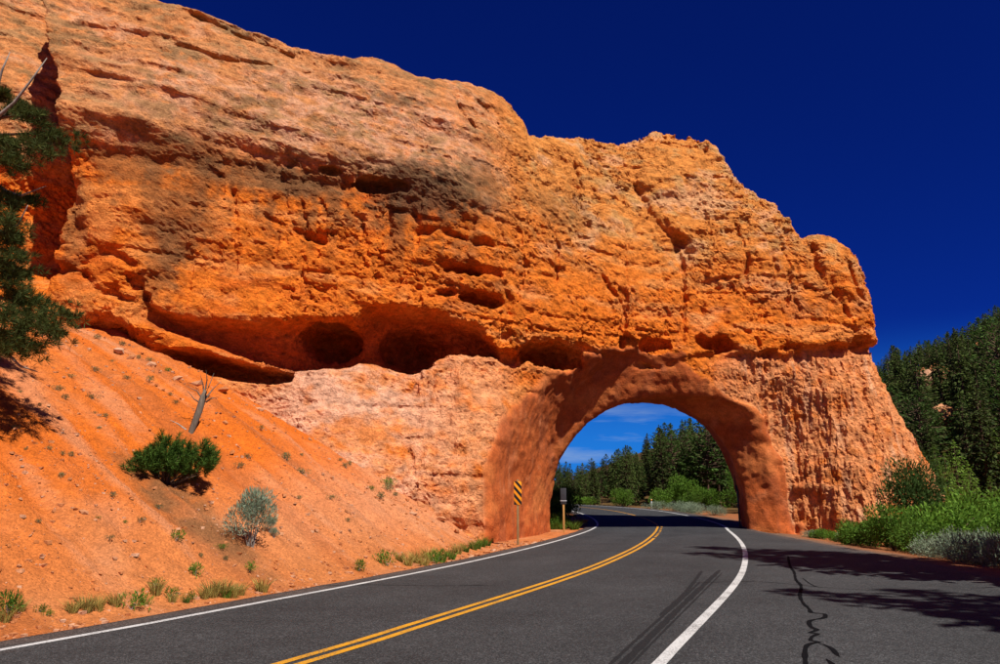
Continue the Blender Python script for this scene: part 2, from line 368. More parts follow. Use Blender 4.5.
def gz(x, y): return float(ground_height(np.array([x]), np.array([y]))[0])

def build_ground():
    nx, ny = GX.shape; v = np.stack([GX, GY, GZ], -1).reshape(-1, 3)
    I = np.arange(nx*ny).reshape(nx, ny)
    q = np.stack([I[:-1, :-1], I[1:, :-1], I[1:, 1:], I[:-1, 1:]], -1).reshape(-1, 4)
    off, ii = road_coords(GX, GY); off = off.ravel(); ii = ii.ravel(); x, y, z = v.T
    dl = np.maximum(0, -off-LE[ii]); dr = np.maximum(0, off-RE[ii])
    s_al = x*0.38+y*0.92; s_dn = x*0.92-y*0.38
    O = np.array([0.64, 0.175, 0.020]); PK = np.array([0.56, 0.235, 0.095]); PALE = np.array([0.58, 0.30, 0.19]); BR = np.array([0.20, 0.115, 0.06])
    def mix(c, o, f): return c*(1-f)[:, None]+np.asarray(o)*f[:, None]
    n1 = fbm(s_al*0.22, s_dn*0.07, 4, 4); n2 = fbm(x*0.6, y*0.6, 8, 4)
    c = np.tile(O, (len(x), 1))
    low = sst(6.5, 0.5, dl+2.6*n1); left = sst(-8, -14, x+2*n1)*0.6
    c = mix(c, PK, np.clip(np.maximum(low, left)+0.35*n2, 0, 1))
    c = mix(c, PALE, 0.6*sst(0.1, 0.5, n2+0.3*n1)*sst(9, 3, dl))
    stripe = sst(0.0, 0.3, fbm(s_al*0.8, s_dn*0.1, 1.5, 3)); c = mix(c, (0.64, 0.17, 0.018), 0.8*stripe*sst(2, 5, dl))
    stripe = sst(0.05, 0.35, fbm(s_al*1.3, s_dn*0.14, 11.5, 4)); c = mix(c, (0.62, 0.33, 0.22), 0.6*stripe)
    stripe = sst(0.1, 0.4, fbm(s_al*1.0, s_dn*0.12, 21.5, 4)); c = mix(c, (0.40, 0.13, 0.04), 0.6*stripe)
    c = mix(c, (0.62, 0.34, 0.235), 0.6*sst(-7.8, -3.6, x+1.6*n2+1.4*n1)*sst(0.8, 3.5, dl))
    # darker humus below the bush pine
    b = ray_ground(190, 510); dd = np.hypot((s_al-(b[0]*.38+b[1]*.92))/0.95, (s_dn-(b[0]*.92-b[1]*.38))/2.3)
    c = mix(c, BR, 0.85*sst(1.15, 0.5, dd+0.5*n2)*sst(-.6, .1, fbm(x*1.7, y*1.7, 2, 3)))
    # pale crest under the caves
    # right verge and the forest floor
    rt = (off > 0)
    c[rt] = np.array([0.34, 0.15, 0.075])
    c = mix(c, (0.125, 0.13, 0.14), rt*sst(2.4, 0.6, dr+0.8*n2)*0.92)
    gg = sst(0.0, 0.3, fbm(x*0.25, y*0.25, 3, 4)); c = mix(c, (0.10, 0.13, 0.035), 0.75*gg*np.where(rt, sst(2, 5, dr), sst(41, 47, y)))
    c = mix(c, (0.08, 0.075, 0.07), np.where(off < 0, sst(0.35, 0.0, dl)*0.6, 0))
    far = sst(55, 75, y)*sst(3, 8, dl+dr); c = mix(c, (0.09, 0.075, 0.03), 0.85*far)
    c = c*np.array([0.83, 0.655, 0.47])
    scree = ((off < 0) & (dl > 0.25) & (y < 37) & (y > -30) & (x > -60))
    fm = scree[q].all(1)
    link('scree_slope', submesh('scree_slope', v, q[fm], c), M_SOIL, kind='structure')
    link('ground', submesh('ground', v, q[~fm], c), M_SOIL, kind='structure')
build_ground()
tick('ground')

# ------------------------------------------------------------------ road surface and paint
def ribbon(name, rows, mat, parent=None, **pr):
    r = np.array(rows); n, k = r.shape[:2]; I = np.arange(n*k).reshape(n, k)
    q = np.stack([I[:-1, :-1], I[:-1, 1:], I[1:, 1:], I[1:, :-1]], -1).reshape(-1, 4)
    return link(name, mesh_np(name, r.reshape(-1, 3), quads=q), mat, parent, **pr)
def rpoint(i, off, dz=0.0): return (CL[i, 0]+CN[i, 0]*off, CL[i, 1]+CN[i, 1]*off, CL[i, 2]+dz)
def build_road():
    rows = []; offs = []; edge = []
    for i in range(len(CL)):
        rg = 0.05*math.sin(i*0.9)+0.09*float(pnoise(i*0.37, 0.5, 2.5)); lg = 0.08*float(pnoise(i*0.41, 3.5, 1.5))
        o = [-LE[i]-lg-0.05, -LE[i]-lg]+list(np.linspace(-LE[i]+0.12, 4.0, 38))+list(np.linspace(4.25, max(RE[i]-0.12, 4.4), 12))+[RE[i]+rg, RE[i]+rg+0.05]
        z = [-0.12]+[0]*(len(o)-2)+[-0.14]
        rows.append([rpoint(i, a, b) for a, b in zip(o, z)]); oo = np.array(o); offs.append(oo); edge.append(np.minimum(oo+LE[i], RE[i]-oo))
    road = ribbon('road', rows, M_ASPH, kind='structure')
    oo = np.array(offs).ravel(); ee = np.array(edge).ravel(); P = np.array(rows).reshape(-1, 3)
    wheel = sum(np.exp(-((oo-m)/0.34)**2) for m in (-2.75, -0.95, 0.95, 2.7)); nz = fbm(P[:, 0]*0.5, P[:, 1]*0.5, 3.0, 3); nz2 = fbm(P[:, 0]*1.7, P[:, 1]*1.7, 6.0, 3)
    k = 1.04-0.14*wheel*(0.7+0.8*nz)+0.10*nz2+np.where(oo > 3.8, 0.06+0.12*nz, 0)
    cc = np.stack([k, k, k], 1); du = (0.55*sst(0.75, 0.0, ee+0.5*nz2))[:, None]; cc = cc*(1-du)+du*np.array([2.9, 1.9, 1.45]); set_col(road.data, cc)
    def stripe(name, off, w, mat, lo, hi, dz=0.005, taper=0):
        rr = []
        for i in range(len(CL)):
            if lo <= i <= hi: rr.append([rpoint(i, off-w/2, dz), rpoint(i, off+w/2, dz)])
        return ribbon(name, rr, mat, road)
    n = len(CL); yi = lambda y: int(np.argmin(np.abs(CL[:, 1]-y)+1e3*(np.arange(n) > n*0.75)))
    lo = 5; hi = n-6
    stripe('edge_line', -3.58, 0.13, M_WHITE, lo, hi); stripe('edge_line', 3.62, 0.15, M_WHITE, lo, hi)
    stripe('centre_line', -0.11, 0.115, M_YELLOW, lo, hi)
    stripe('centre_line', 0.11, 0.115, M_YELLOW, lo, yi(35))
    y = 35.7
    while y < 45.5: stripe('centre_line_dash', 0.11, 0.11, M_YELLOW, yi(y), max(yi(y)+1, yi(y+0.75))); y += 1.35
    # skid mark in the right-hand lane
    def strip_pts(name, pts, w, mat, dz=0.003):
        P = catmull([(a, b, 0) for a, b in pts], 0.08)
        t = np.gradient(P[:, :2], axis=0); t /= np.linalg.norm(t, axis=1)[:, None]+1e-9; nn = np.stack([t[:, 1], -t[:, 0]], 1)
        ww = w*(0.85+0.4*pnoise(np.arange(len(P))*(0.33 if w < 0.2 else 0.05), 0.3, w*50+len(P)))
        ww *= np.minimum(1, np.minimum(np.arange(len(P))+0.4, len(P)-np.arange(len(P))-0.6)/4)
        rr = [[(p[0]-m[0]*k/2, p[1]-m[1]*k/2, p[2]+dz), (p[0]+m[0]*k/2, p[1]+m[1]*k/2, p[2]+dz)] for p, m, k in zip(P, nn, ww)]
        return ribbon(name, rr, mat, road)
    G = lambda px, py: at_ground(px, py)
    strip_pts('skid_mark', [G(615, 672), G(655, 632), G(690, 598), G(720, 570)], 0.13, M_SKID); strip_pts('skid_mark', [G(624, 672), G(663, 632), G(697, 598), G(722, 573)], 0.045, M_SKID); strip_pts('skid_mark', [G(602, 672), G(645, 632), G(681, 600), G(700, 582)], 0.06, M_SKID)
    strip_pts('skid_mark', [G(660, 616), G(685, 593), G(702, 571)], 0.10, M_SKID, 0.0035)
    tar = lambda pts, w: strip_pts('crack_seal', [G(a, b) for a, b in pts], w, M_TAR, 0.0045)
    tar([(788,556),(790,566),(794,572),(796,580),(801,586),(800,596),(803,603),(809,609),(812,613),(824,614),(824,618),(810,621),(811,627),(817,630),(810,633),(818,634),(812,637),(811,641),(819,642),(808,645),(805,652),(806,668)], 0.075)
    tar([(814,642),(824,645),(832,649),(838,656),(842,657)], 0.065)
    tar([(826,659),(832,664),(838,672)], 0.10)
    tar([(802,578),(812,585),(822,588)], 0.03)
    for pts in ([(318,586),(370,585),(440,586),(500,585)], [(690,583),(760,582),(830,588),(900,592)], [(560,552),(640,551),(735,552)]): tar(pts, 0.035)
    return road
def at_ground(px, py):
    u = (px-500)/FPX; v = (332-py)/FPX; k = -CAM_H/(SP+v*CP); return (u*k, k*(CP-v*SP))
ROAD = build_road()
tick('road')

# ------------------------------------------------------------------ the rock fin (volume, then surface nets)
FX = np.array([-60,-40,-26,-20,-16.5,-14,-11,-8,-5,-2,0,2,4,6,8,12,16,20,24,30]); FY = np.array([14,18,23,25,26.5,27.6,29.6,31.2,32.4,33.7,35,36.6,38.2,39.6,40.6,41.6,41.9,42.0,43.5,48])
def face_y(x): return np.interp(x, FX, FY)
def on_face(px, py, dy=0.0):
    """place of a feature measured on the cliff face"""
    y = 35.0
    for _ in range(25): y = 0.5*y+0.5*(face_y(at(px, py, y)[0])+dy)
    return at(px, py, y)
def fline(pts, dy=0.0):
    P = np.array([on_face(a, b, dy) for a, b in pts]); o = np.argsort(P[:, 0]); P = P[o]
    return lambda x: np.interp(x, P[:, 0], P[:, 2]), P[0, 0], P[-1, 0]
def fx(px, py=300): return on_face(px, py)[0]
RES = 0.105
def tunnel_field(x, y, z):
    """negative inside the opening; flares towards the viewer"""
    fr = np.maximum(0, 40.2-y); bk = np.maximum(0, y-46); fc = np.maximum(0, 41.9-y)
    left = 2.05+0.20*(y-40.2)-0.11*fr-0.25*bk
    rfl = np.maximum(0, 43.5-y); right = 13.65+0.16*(y-44.4)+np.minimum(3.0*rfl*rfl/(rfl+0.35), 2.9+0.2*rfl)+0.25*bk
    h = 7.15+np.minimum(4.2*fc*fc/(fc+0.35)/(1+0.45*fc), 2.2+0.12*fc)+0.4*bk
    cx = (left+right)/2; w = (right-left)/2; n = 2.3+0.15*fc
    p = np.abs(x-cx)/w; zz = np.maximum(z+0.3, 0)/(h+0.3)
    r = (p**n+zz**n)**(1/n)
    return (r-1)*np.minimum(w, h)*0.92
def seg_dist(X, Z, pts, dy=0.0):
    P = [on_face(a, b, dy) for a, b in pts]; d = np.full(X.shape, 99.0)
    for a, b in zip(P[:-1], P[1:]):
        ax, az, bx, bz = a[0], a[2], b[0], b[2]; l2 = (bx-ax)**2+(bz-az)**2+1e-9
        t = np.clip(((X-ax)*(bx-ax)+(Z-az)*(bz-az))/l2, 0, 1); d = np.minimum(d, np.hypot(X-ax-t*(bx-ax), Z-az-t*(bz-az)))
    return d
Z_BREAK, XB0, XB1 = fline([(66,150),(100,152),(150,150),(200,152),(250,160),(300,172),(345,176),(380,186),(420,196),(452,202),(475,215)])
Z_CEIL, XC0, XC1 = fline([(146,306),(165,314),(199,320),(260,324),(310,322),(352,321),(370,306),(430,311),(476,326),(495,345),(503,352)])
Z_FLOOR, _, _ = fline([(146,322),(199,341),(230,352),(260,362),(290,368),(350,364),(372,360),(407,371),(425,366),(440,354),(461,350),(495,355),(503,356)])
Z_SLOT_T, XS0, XS1 = fline([(160,347),(170,350),(199,352),(232,361),(262,366),(290,370)])
Z_SLOT_B, _, _ = fline([(160,349),(172,356),(185,366),(212,374),(260,382),(290,382)])
Z_LEDGE, XL0, XL1 = fline([(600,352),(640,352),(662,362),(700,352),(740,351),(790,352),(812,345),(840,343),(890,344)])
SIL = [(-220,-300),(-120,-220),(-40,-140),(40,-85),(100,-38),(150,-4),(172,11),(200,22),(240,40),(275,53),(300,66),(330,70),(385,74),(402,80),(420,90),(455,90),(490,92),(505,103),(516,116),(524,128),(530,135),(560,132),(580,128),(600,127),(622,133),(640,135),(648,127),(660,123),(680,122),(695,124),(706,132),(712,143),(719,152),(725,166),(735,190),(748,206),(764,216),(785,227),(806,237),(814,232),(828,230),(838,233),(850,246),(866,252),(873,262),(882,300),(900,420),(960,600)]
_S = np.array([on_face(a, b, 5.2 if a < 525 else 3.6 if a < 630 else 5.0 if a < 770 else 3.6 if a < 800 else 1.8)+np.array([0, 0, 0.9 if 645 <= a <= 722 else 0.3 if a < 770 else 0.1]) for a, b in SIL]); _S = _S[np.argsort(_S[:, 0])]
def ridge(x): return np.interp(x, _S[:, 0], _S[:, 2])
tick("pre")
def build_rock():
    xs = np.arange(-38, 27, RES); ys = np.arange(-6.6, 12.6, RES); zs = np.arange(-1.2, 29.5, RES)
    X, Z = np.meshgrid(xs, zs, indexing='ij')
    yf = face_y(X)
    H = ridge(X)
    dep = 0.0*X                                            # recess, positive goes into the rock
    inx = lambda a, b, e=1.0: sst(a-e, a+e, X)*sst(b+e, b-e, X)
    zb = Z_BREAK(X)
    # the rounded upper dome leans back, the right tower less
    dome = sst(fx(540, 120), fx(470, 120), X)
    dep += dome*(0.40*np.maximum(0, Z-zb-1.0)+0.022*np.maximum(0, Z-zb-1.0)**2)-0.40*dome*sst(0, 1.2, Z-zb)
    dep += (1-dome)*(0.13*np.maximum(0, Z-9)+0.02*np.maximum(0, Z-13)**2)
    # undercut below the dome
    t = zb+0.35*fbm(X*0.5, Z*0, 3, 3)-Z
    mk = inx(XB0, XB1, 0.8)*(0.55+0.6*sst(-0.3, 0.4, fbm(X*0.35, 0*X, 6.6, 2)))
    dep += mk*0.42*sst(-0.1, 0.35, t)*np.exp(-np.maximum(t, 0)/1.2)
    # long alcove with its ceiling and floor
    zc = Z_CEIL(X)+0.12*fbm(X*1.3, 0*X, 2, 3); zf = Z_FLOOR(X)+0.18*fbm(X*1.1, 0*X, 4, 4)
    al = sst(0.08, -0.22, Z-zc)*sst(-0.16, 0.12, Z-zf)*inx(XC0, XC1, 0.5)
    dep += al*(1.15+1.25*sst(fx(270), fx(320), X)+0.35*np.clip(zc-Z, 0, 2))
    dep -= 0.35*inx(XC0, XC1, 0.8)*sst(-0.1, 0.3, Z-zc)*np.exp(-np.maximum(Z-zc, 0)/1.2)      # brow
    # black slot under the ledge
    sl = sst(0.06, -0.12, Z-Z_SLOT_T(X)-0.08*fbm(X*2, 0*X, 1, 3))*sst(-0.12, 0.06, Z-Z_SLOT_B(X))*inx(XS0, XS1, 0.25)
    dep += 2.6*sl
    ld = sst(-0.15, 0.15, Z-Z_SLOT_T(X))*sst(0.25, -0.1, Z-Z_FLOOR(X)-0.05)*inx(XS0-1.0, XS1, 0.5); dep -= 0.35*ld
    # apron of pale bedrock below the alcove, running out towards the road
    ap = sst(fx(215, 400), fx(330, 400), X)*sst(1.9, -0.1, X)
    zt = zf; dn = np.maximum(0, zt-0.1-Z)
    dep -= ap*(0.25*sst(0, 0.4, dn)+0.46*np.minimum(dn, 5.2)+0.05*dn)
    # left: toe of the cliff above the scree
    toe = sst(fx(330), fx(200), X); dn2 = np.maximum(0, Z_SLOT_B(X)-Z); dep -= toe*0.25*dn2
    # left buttress stands back behind a cleft
    P = np.array([on_face(a, b, e) for a, b, e in [(64,-80,7),(65,0,5.5),(67,60,3.5),(72,110,1.2),(66,170,0),(52,225,0),(42,262,0),(44,300,0)]]); o = np.argsort(P[:, 2])
    xcl = np.interp(Z, P[o, 2], P[o, 0])+0.55*fbm(0*X+2, Z*0.45, 71, 4); lf = sst(0.15, -0.25, X-xcl)*sst(on_face(40, 285)[2]-0.6, on_face(40, 262)[2]+1, Z)
    dep += lf*(4.8-0.35*np.clip(xcl-X, 0, 9))
    # right: ledge line, fluted lower face with a batter
    zl = Z_LEDGE(X)+0.15*fbm(X*1.2, 0*X, 8, 3); t = zl-Z; mr = inx(XL0+1.5, XL1+2, 1.0)
    dep += mr*(0.30*sst(-0.1, 0.2, t)*np.exp(-np.maximum(t, 0)/0.8)-0.15*sst(0.3, 0, t)*np.exp(-np.maximum(-t, 0)/1.5))
    rl = sst(fx(690), fx(745), X)*sst(0, 1.0, t); dep -= rl*sst(fx(770), fx(850), X)*(0.13*np.maximum(t, 0)+0.012*np.maximum(t, 0)**2)
    dep += 0.8*np.exp(-((X-15.6)/2.0)**2)*sst(8.5, 5.0, Z)
    fl = fbm(X*1.25, Z*0.17, 5.5, 3, 0.6, True); fl2 = fbm(X*3.0+0.4*fbm(X, Z, 1, 2), Z*0.4, 2.5, 2, 0.6, True)
    dep += sst(15.0, 16.2, X+0.5*np.maximum(0, Z-4))*sst(-0.3, 0.9, t)*(0.20*fl+0.19*fl2)
    fa_ = ap*sst(0, 0.6, dn); dep += fa_*(0.26*fbm(X*1.3, Z*0.3, 9.5, 3, 0.6, True)+0.16*fl2)*sst(fx(330), fx(440), X)+fa_*0.15*fbm(X*0.5, Z*1.2, 9.5, 3)
    # creases, steps and cracks
    def crack(pts, w, a, dy=0.0):
        nonlocal dep
        d = seg_dist(X+0.16*fbm(X*1.8, Z*1.8, 3, 3), Z+0.16*fbm(X*1.8, Z*1.8, 8, 3), pts, dy); we = 0.8*w*(0.3+0.95*np.clip(0.5+1.6*fbm(X*1.1+a*7, Z*1.1, 50+w*30, 2), 0, 1.2)); dep += a*np.exp(-(d/(we+0.02))**2)*np.clip(we/w*1.6, 0, 1)
    P = np.array([on_face(a, b) for a, b in [(641,120),(643,140),(646,165),(655,195),(672,222),(684,240),(688,300),(686,345)]]); o = np.argsort(P[:, 2])
    xt = np.interp(Z, P[o, 2], P[o, 0]); dep += 0.5*sst(0.9, -0.3, X-xt)*sst(-7, -1.0, X-xt)*sst(on_face(686, 330)[2], on_face(686, 215)[2], Z)
    dep -= 0.6*np.exp(-((X-on_face(690, 160)[0])/1.6)**2-((Z-on_face(690, 150)[2])/2.6)**2)
    crack([(643,150),(646,170),(656,197),(674,224),(684,242)], 0.22, 0.3); crack([(684,240),(688,262),(687,300),(684,340)], 0.22, 0.45)
    crack([(686,232),(692,246)], 0.45, 0.9); crack([(604,270),(612,285),(624,300)], 0.2, 0.5); crack([(622,285),(624,318),(622,345)], 0.16, 0.5)
    crack([(822,236),(824,262),(836,290),(846,300),(858,330)], 0.15, 0.55); crack([(858,262),(862,285),(872,300)], 0.2, 0.6)
    crack([(862,345),(868,350),(876,346)], 0.25, 0.5); crack([(835,345),(856,346)], 0.2, 0.35); crack([(765,352),(800,346)], 0.25, 0.5)
    crack([(200,28),(240,48),(275,60),(300,74)], 0.085, 0.6, 4.5); crack([(190,62),(230,78),(262,82),(320,90)], 0.085, 0.55, 3.5);
    crack([(455,100),(462,118),(475,140)], 0.1, 0.35, 3); crack([(478,98),(490,112),(500,128)], 0.1, 0.3, 3);
    crack([(545,205),(560,240),(556,280)], 0.1, 0.35); crack([(575,150),(582,180),(578,215)], 0.1, 0.3, 2); crack([(740,220),(748,260),(742,300)], 0.12, 0.4, 1); crack([(780,235),(790,270),(784,310)], 0.1, 0.35, 1); crack([(520,225),(525,260),(518,300)], 0.1, 0.3)
    crack([(230,190),(236,230),(232,270)], 0.08, 0.25); crack([(300,200),(306,235),(300,265),(310,300)], 0.09, 0.3); crack([(360,215),(366,250),(360,290)], 0.09, 0.3)
    crack([(66,180),(70,215),(76,240)], 0.3, 0.3); crack([(80,262),(105,250),(130,262)], 0.25, 0.4); crack([(36,262),(80,270),(90,285),(130,300)], 0.2, 0.5)
    crack([(123,275),(140,290),(152,310)], 0.25, 0.5); crack([(100,315),(115,335),(140,345)], 0.3, 0.6)
    crack([(265,215),(320,240)], 0.16, 0.35); crack([(420,232),(440,228),(470,240),(500,245)], 0.2, 0.5); crack([(440,262),(470,264),(500,272)], 0.16, 0.5); crack([(420,300),(450,290),(470,294)], 0.15, 0.5)
    crack([(506,290),(510,320),(500,345)], 0.25, 0.55); crack([(640,340),(655,346),(668,344)], 0.25, 0.7); crack([(700,340),(715,350),(735,348)], 0.25, 0.7); crack([(575,345),(600,352),(640,364),(660,366)], 0.2, 0.6)
    # natural roughness: strata, blocks, knobs
    calm = 1-0.55*al
    up = sst(-0.5, 1.5, Z-zb)*dome
    dep += calm*(0.55*fbm(X*0.16, Z*0.20, 1.7, 3)+0.26*fbm(X*0.5, Z*0.75, 4.2, 4)+0.42*up*fbm(X*0.40, Z*0.8, 14.2, 4)-0.22*up*sst(0.0, 0.10, fbm(X*0.09, Z*0.55+0.05*X, 60.0, 3)-0.05)+0.10*up*fbm(X*1.6, Z*2.2, 62.0, 3, 0.55, True)-0.16*up*sst(-0.1,0.3,fbm(X*0.12, Z*1.4+0.15*X, 18.0, 3))+0.07*(1-up)*fbm(X*1.3, Z*2.3, 6.2, 3, 0.6, True))
    jn = fbm(X*0.42+0.25*fbm(X*0.5, Z*0.5, 5, 2), Z*0.07, 40.0, 2); dep += (1-up)*(1-al)*(1-rl)*0.22*sst(0.10, 0.0, np.abs(jn))*sst(-0.2, 0.2, fbm(X*0.3, Z*0.4, 44, 2))
    bd = fbm(X*0.05, Z*0.75+0.12*X*0, 47.0, 2); dep += (1-up*0.5)*(1-al)*(1-rl)*0.16*sst(0.07, 0.0, np.abs(bd))*sst(-0.25, 0.2, fbm(X*0.25, Z*0.5, 49, 3))
    wx = X+0.35*fbm(X*0.8, Z*0.8, 2, 2); wz = Z+0.3*fbm(X*0.8, Z*0.8, 7, 2)
    mid = (1-up)*(1-rl)*(1-fa_)
    fv, fe = facet(wx*0.42, 0*X+0.5, wz*0.62); panel = sst(fx(72), fx(95), X)*sst(fx(215), fx(170), X)*sst(zf+1.5, zf+3.0, Z); calm = calm*(1-0.75*panel)
    dep += calm*mid*(0.15*fv+0.06*sst(0.08, 0.0, fe))
    patch = sst(-0.25, 0.2, fbm(X*0.22, Z*0.25, 15, 3))
    fv, fe = facet(wx*1.15+9, 0*X+0.5, wz*1.7, 3); dep += calm*(mid*(0.3+0.7*patch)+0.22*(1-rl)+0.1)*(0.11*fv+0.08*sst(0.08, 0.0, fe))
    tick("face"); F = (yf+dep).astype(np.float32)
    gxF = np.gradient(F, RES, axis=0); gzF = np.gradient(F, RES, axis=1); nrm = np.sqrt(1+np.clip(gxF**2+gzF**2, 0, 6))
    # top, back and right end
    thick = np.interp(X, [-40, -15, -5, 0, 4, 8, 14, 20, 24], [12, 11, 9, 7, 5.4, 4.8, 4.8, 5.2, 4.5])
    B = (yf+thick+1.2*fbm(X*0.2, Z*0.25, 21, 3)+1.2*sst(8, 14, Z)).astype(np.float32)
    B = np.minimum(B, yf+12)
    xe = np.interp(Z, [at(900, p, 42)[2] for p in (540, 500, 470, 440, 400, 380, 352, 330, 300, 280, 262, 240)][::1], [at(a, p, 42.6)[0] for a, p in ((948,540),(942,500),(934,470),(921,440),(899,400),(891,380),(882,352),(885,330),(884,300),(881,280),(876,262),(868,240))])
    xe = xe+0.22*fbm(0*X+3, Z*0.9, 4, 3)+0.12*fbm(0*X, Z*2.5, 4, 2)
    Hn = H+0.18*fbm(X*0.8, 0*X, 31, 3)+0.10*fbm(X*2.4, 0*X, 33, 2)
    top = ((Z-Hn)/np.sqrt(1+np.clip(np.gradient(Hn, RES, axis=0)**2, 0, 5))).astype(np.float32)
    end = ((X-xe)*0.95).astype(np.float32)
    xy2 = smax(top, end, 0.8)
    base = face_y(xs).astype(np.float32); Y = ys.astype(np.float32)[None, :, None]+base[:, None, None]     # the block of stone follows the face in plan
    f = (F/nrm)[:, None, :]-Y/nrm[:, None, :]
    f = smax(f, xy2[:, None, :]+0*Y, np.float32(1.3))
    f = smax(f, (Y-B[:, None, :])*np.float32(0.9), np.float32(2.0))
    i0 = np.searchsorted(xs, -4); i1 = np.searchsorted(xs, 22); k1 = np.searchsorted(zs, 16)
    f[i0:i1, :, :k1] = smax(f[i0:i1, :, :k1], -tunnel_field(xs[i0:i1, None, None].astype(np.float32), Y[i0:i1], zs.astype(np.float32)[None, None, :k1]).astype(np.float32), np.float32(0.3))
    # caves
    for px, py, dy, rx, ry, rz, k in [(334,343,2.9,29,2.6,21,0.25),(414,350,2.8,35,2.8,22,0.25),(395,352,2.6,16,2.0,19,0.2),(466,272,0.6,25,1.5,6.5,0.08),(480,301,0.7,28,1.4,9,0.08),
                                     (552,356,0.9,38,3.0,15,0.15),(512,358,0.3,16,1.6,10,0.2),(378,187,0.4,30,0.9,9,0.12),(330,172,0.4,14,0.5,5,0.1),(655,345,0.3,20,0.7,8,0.15),(715,345,0.5,18,0.8,9,0.15),(625,300,0.3,5,0.6,26,0.1),(105,332,0.3,26,0.9,12,0.2),(690,240,0.4,7,0.7,14,0.15),(862,344,0.3,12,0.8,9,0.15)]:
        c = on_face(px, py, dy); s = c[1]/FPX; rx *= s; rz *= s
        a = [np.searchsorted(xs, c[0]-rx-1), np.searchsorted(xs, c[0]+rx+1), np.searchsorted(ys, c[1]-face_y(c[0])-ry-1.5-rx*0.6), np.searchsorted(ys, c[1]-face_y(c[0])+ry+1.5+rx*0.6), np.searchsorted(zs, c[2]-rz-1), np.searchsorted(zs, c[2]+rz+1)]
        xx = xs[a[0]:a[1], None, None]; yy = Y[a[0]:a[1], a[2]:a[3]]; zz = zs[None, None, a[4]:a[5]]
        wob = 0.22*pnoise(xx*1.3, yy*1.3, zz*1.3+px)+0.16*pnoise(xx*3.1, yy*3.1, zz*3.1+px)
        r = (np.abs((xx-c[0])/rx)**2.2+np.abs((yy-c[1])/ry)**2+np.abs((zz-c[2])/rz)**2)**0.5-1+wob
        b = f[a[0]:a[1], a[2]:a[3], a[4]:a[5]]; f[a[0]:a[1], a[2]:a[3], a[4]:a[5]] = smax(b, (-r*min(rx, ry, rz)).astype(np.float32), np.float32(k))
    f[0] = 1; f[-1] = 1; f[:, 0] = 1; f[:, -1] = 1; f[:, :, 0] = 1; f[:, :, -1] = 1
    tick("field")
    ins = f < 0
    nx, ny, nz = f.shape
    cnt = np.zeros((nx-1, ny-1, nz-1), np.int8)
    for i in (0, 1):
        for j in (0, 1):
            for k in (0, 1): cnt += ins[i:nx-1+i, j:ny-1+j, k:nz-1+k]
    act = np.argwhere((cnt > 0) & (cnt < 8)); del cnt
    vid = np.full((nx-1, ny-1, nz-1), -1, np.int32); vid[act[:, 0], act[:, 1], act[:, 2]] = np.arange(len(act))
    cor = {(i, j, k): f[act[:, 0]+i, act[:, 1]+j, act[:, 2]+k] for i in (0, 1) for j in (0, 1) for k in (0, 1)}
    acc = np.zeros((len(act), 3), np.float32); num = np.zeros(len(act), np.float32)
    for ax in range(3):
        for a in (0, 1):
            for b in (0, 1):
                p = [a, b]; p.insert(ax, 0); q = [a, b]; q.insert(ax, 1)
                fa, fb = cor[tuple(p)], cor[tuple(q)]; m = (fa < 0) != (fb < 0)
                t = np.where(m, fa/(fa-fb+1e-12), 0)
                pos = np.tile(np.array(p, np.float32), (len(act), 1)); pos[:, ax] = t
                acc += pos*m[:, None]; num += m
    v = (act+acc/num[:, None])*RES+np.array([xs[0], ys[0], zs[0]]); v[:, 1] += np.interp(v[:, 0], xs, base)
    quads = []
    for ax in range(3):
        sh = [slice(None)]*3; s2 = [slice(None)]*3
        sh[ax] = slice(0, -1); s2[ax] = slice(1, None)
        a, b = ins[tuple(sh)], ins[tuple(s2)]; e = np.argwhere(a != b)
        o1, o2 = [(1, 2), (2, 0), (0, 1)][ax]
        ok = (e[:, o1] > 0) & (e[:, o2] > 0) & (e[:, o1] < f.shape[o1]-1) & (e[:, o2] < f.shape[o2]-1); e = e[ok]
        fl_ = a[e[:, 0], e[:, 1], e[:, 2]]
        def cid(d1, d2):
            g = e.copy(); g[:, o1] += d1; g[:, o2] += d2; return vid[g[:, 0], g[:, 1], g[:, 2]]
        q = np.stack([cid(-1, -1), cid(0, -1), cid(0, 0), cid(-1, 0)], 1)
        q[~fl_] = q[~fl_][:, ::-1]; quads.append(q)
    tick("nets"); q = np.concatenate(quads); del f, ins, vid
    # drop what lies well below the ground or out on the cut-off sides
    keep = (v[q, 2].max(1) > -0.9) & (v[q, 0].max(1) > xs[0]+0.4); q = q[keep]
    def lap(v, n, w=0.5):
        e = np.concatenate([q[:, [0, 1]], q[:, [1, 2]], q[:, [2, 3]], q[:, [3, 0]]]); e = np.concatenate([e, e[:, ::-1]])
        for _ in range(n):
            c = np.bincount(e[:, 0], minlength=len(v)).astype(float)+1e-9
            s = np.stack([np.bincount(e[:, 0], v[e[:, 1], k], minlength=len(v)) for k in range(3)], 1)/c[:, None]
            v = np.where((c > 1)[:, None], v*(1-w)+s*w, v)
        return v
    v = lap(v, 1, 0.4)
    fn = np.cross(v[q[:, 2]]-v[q[:, 0]], v[q[:, 3]]-v[q[:, 1]])
    nr = np.stack([np.bincount(q.ravel(), np.repeat(fn[:, k], 4), minlength=len(v)) for k in range(3)], 1)
    nr /= np.linalg.norm(nr, axis=1)[:, None]+1e-12; v = v.astype(np.float32); nr = nr.astype(np.float32)
    return v, nr, q

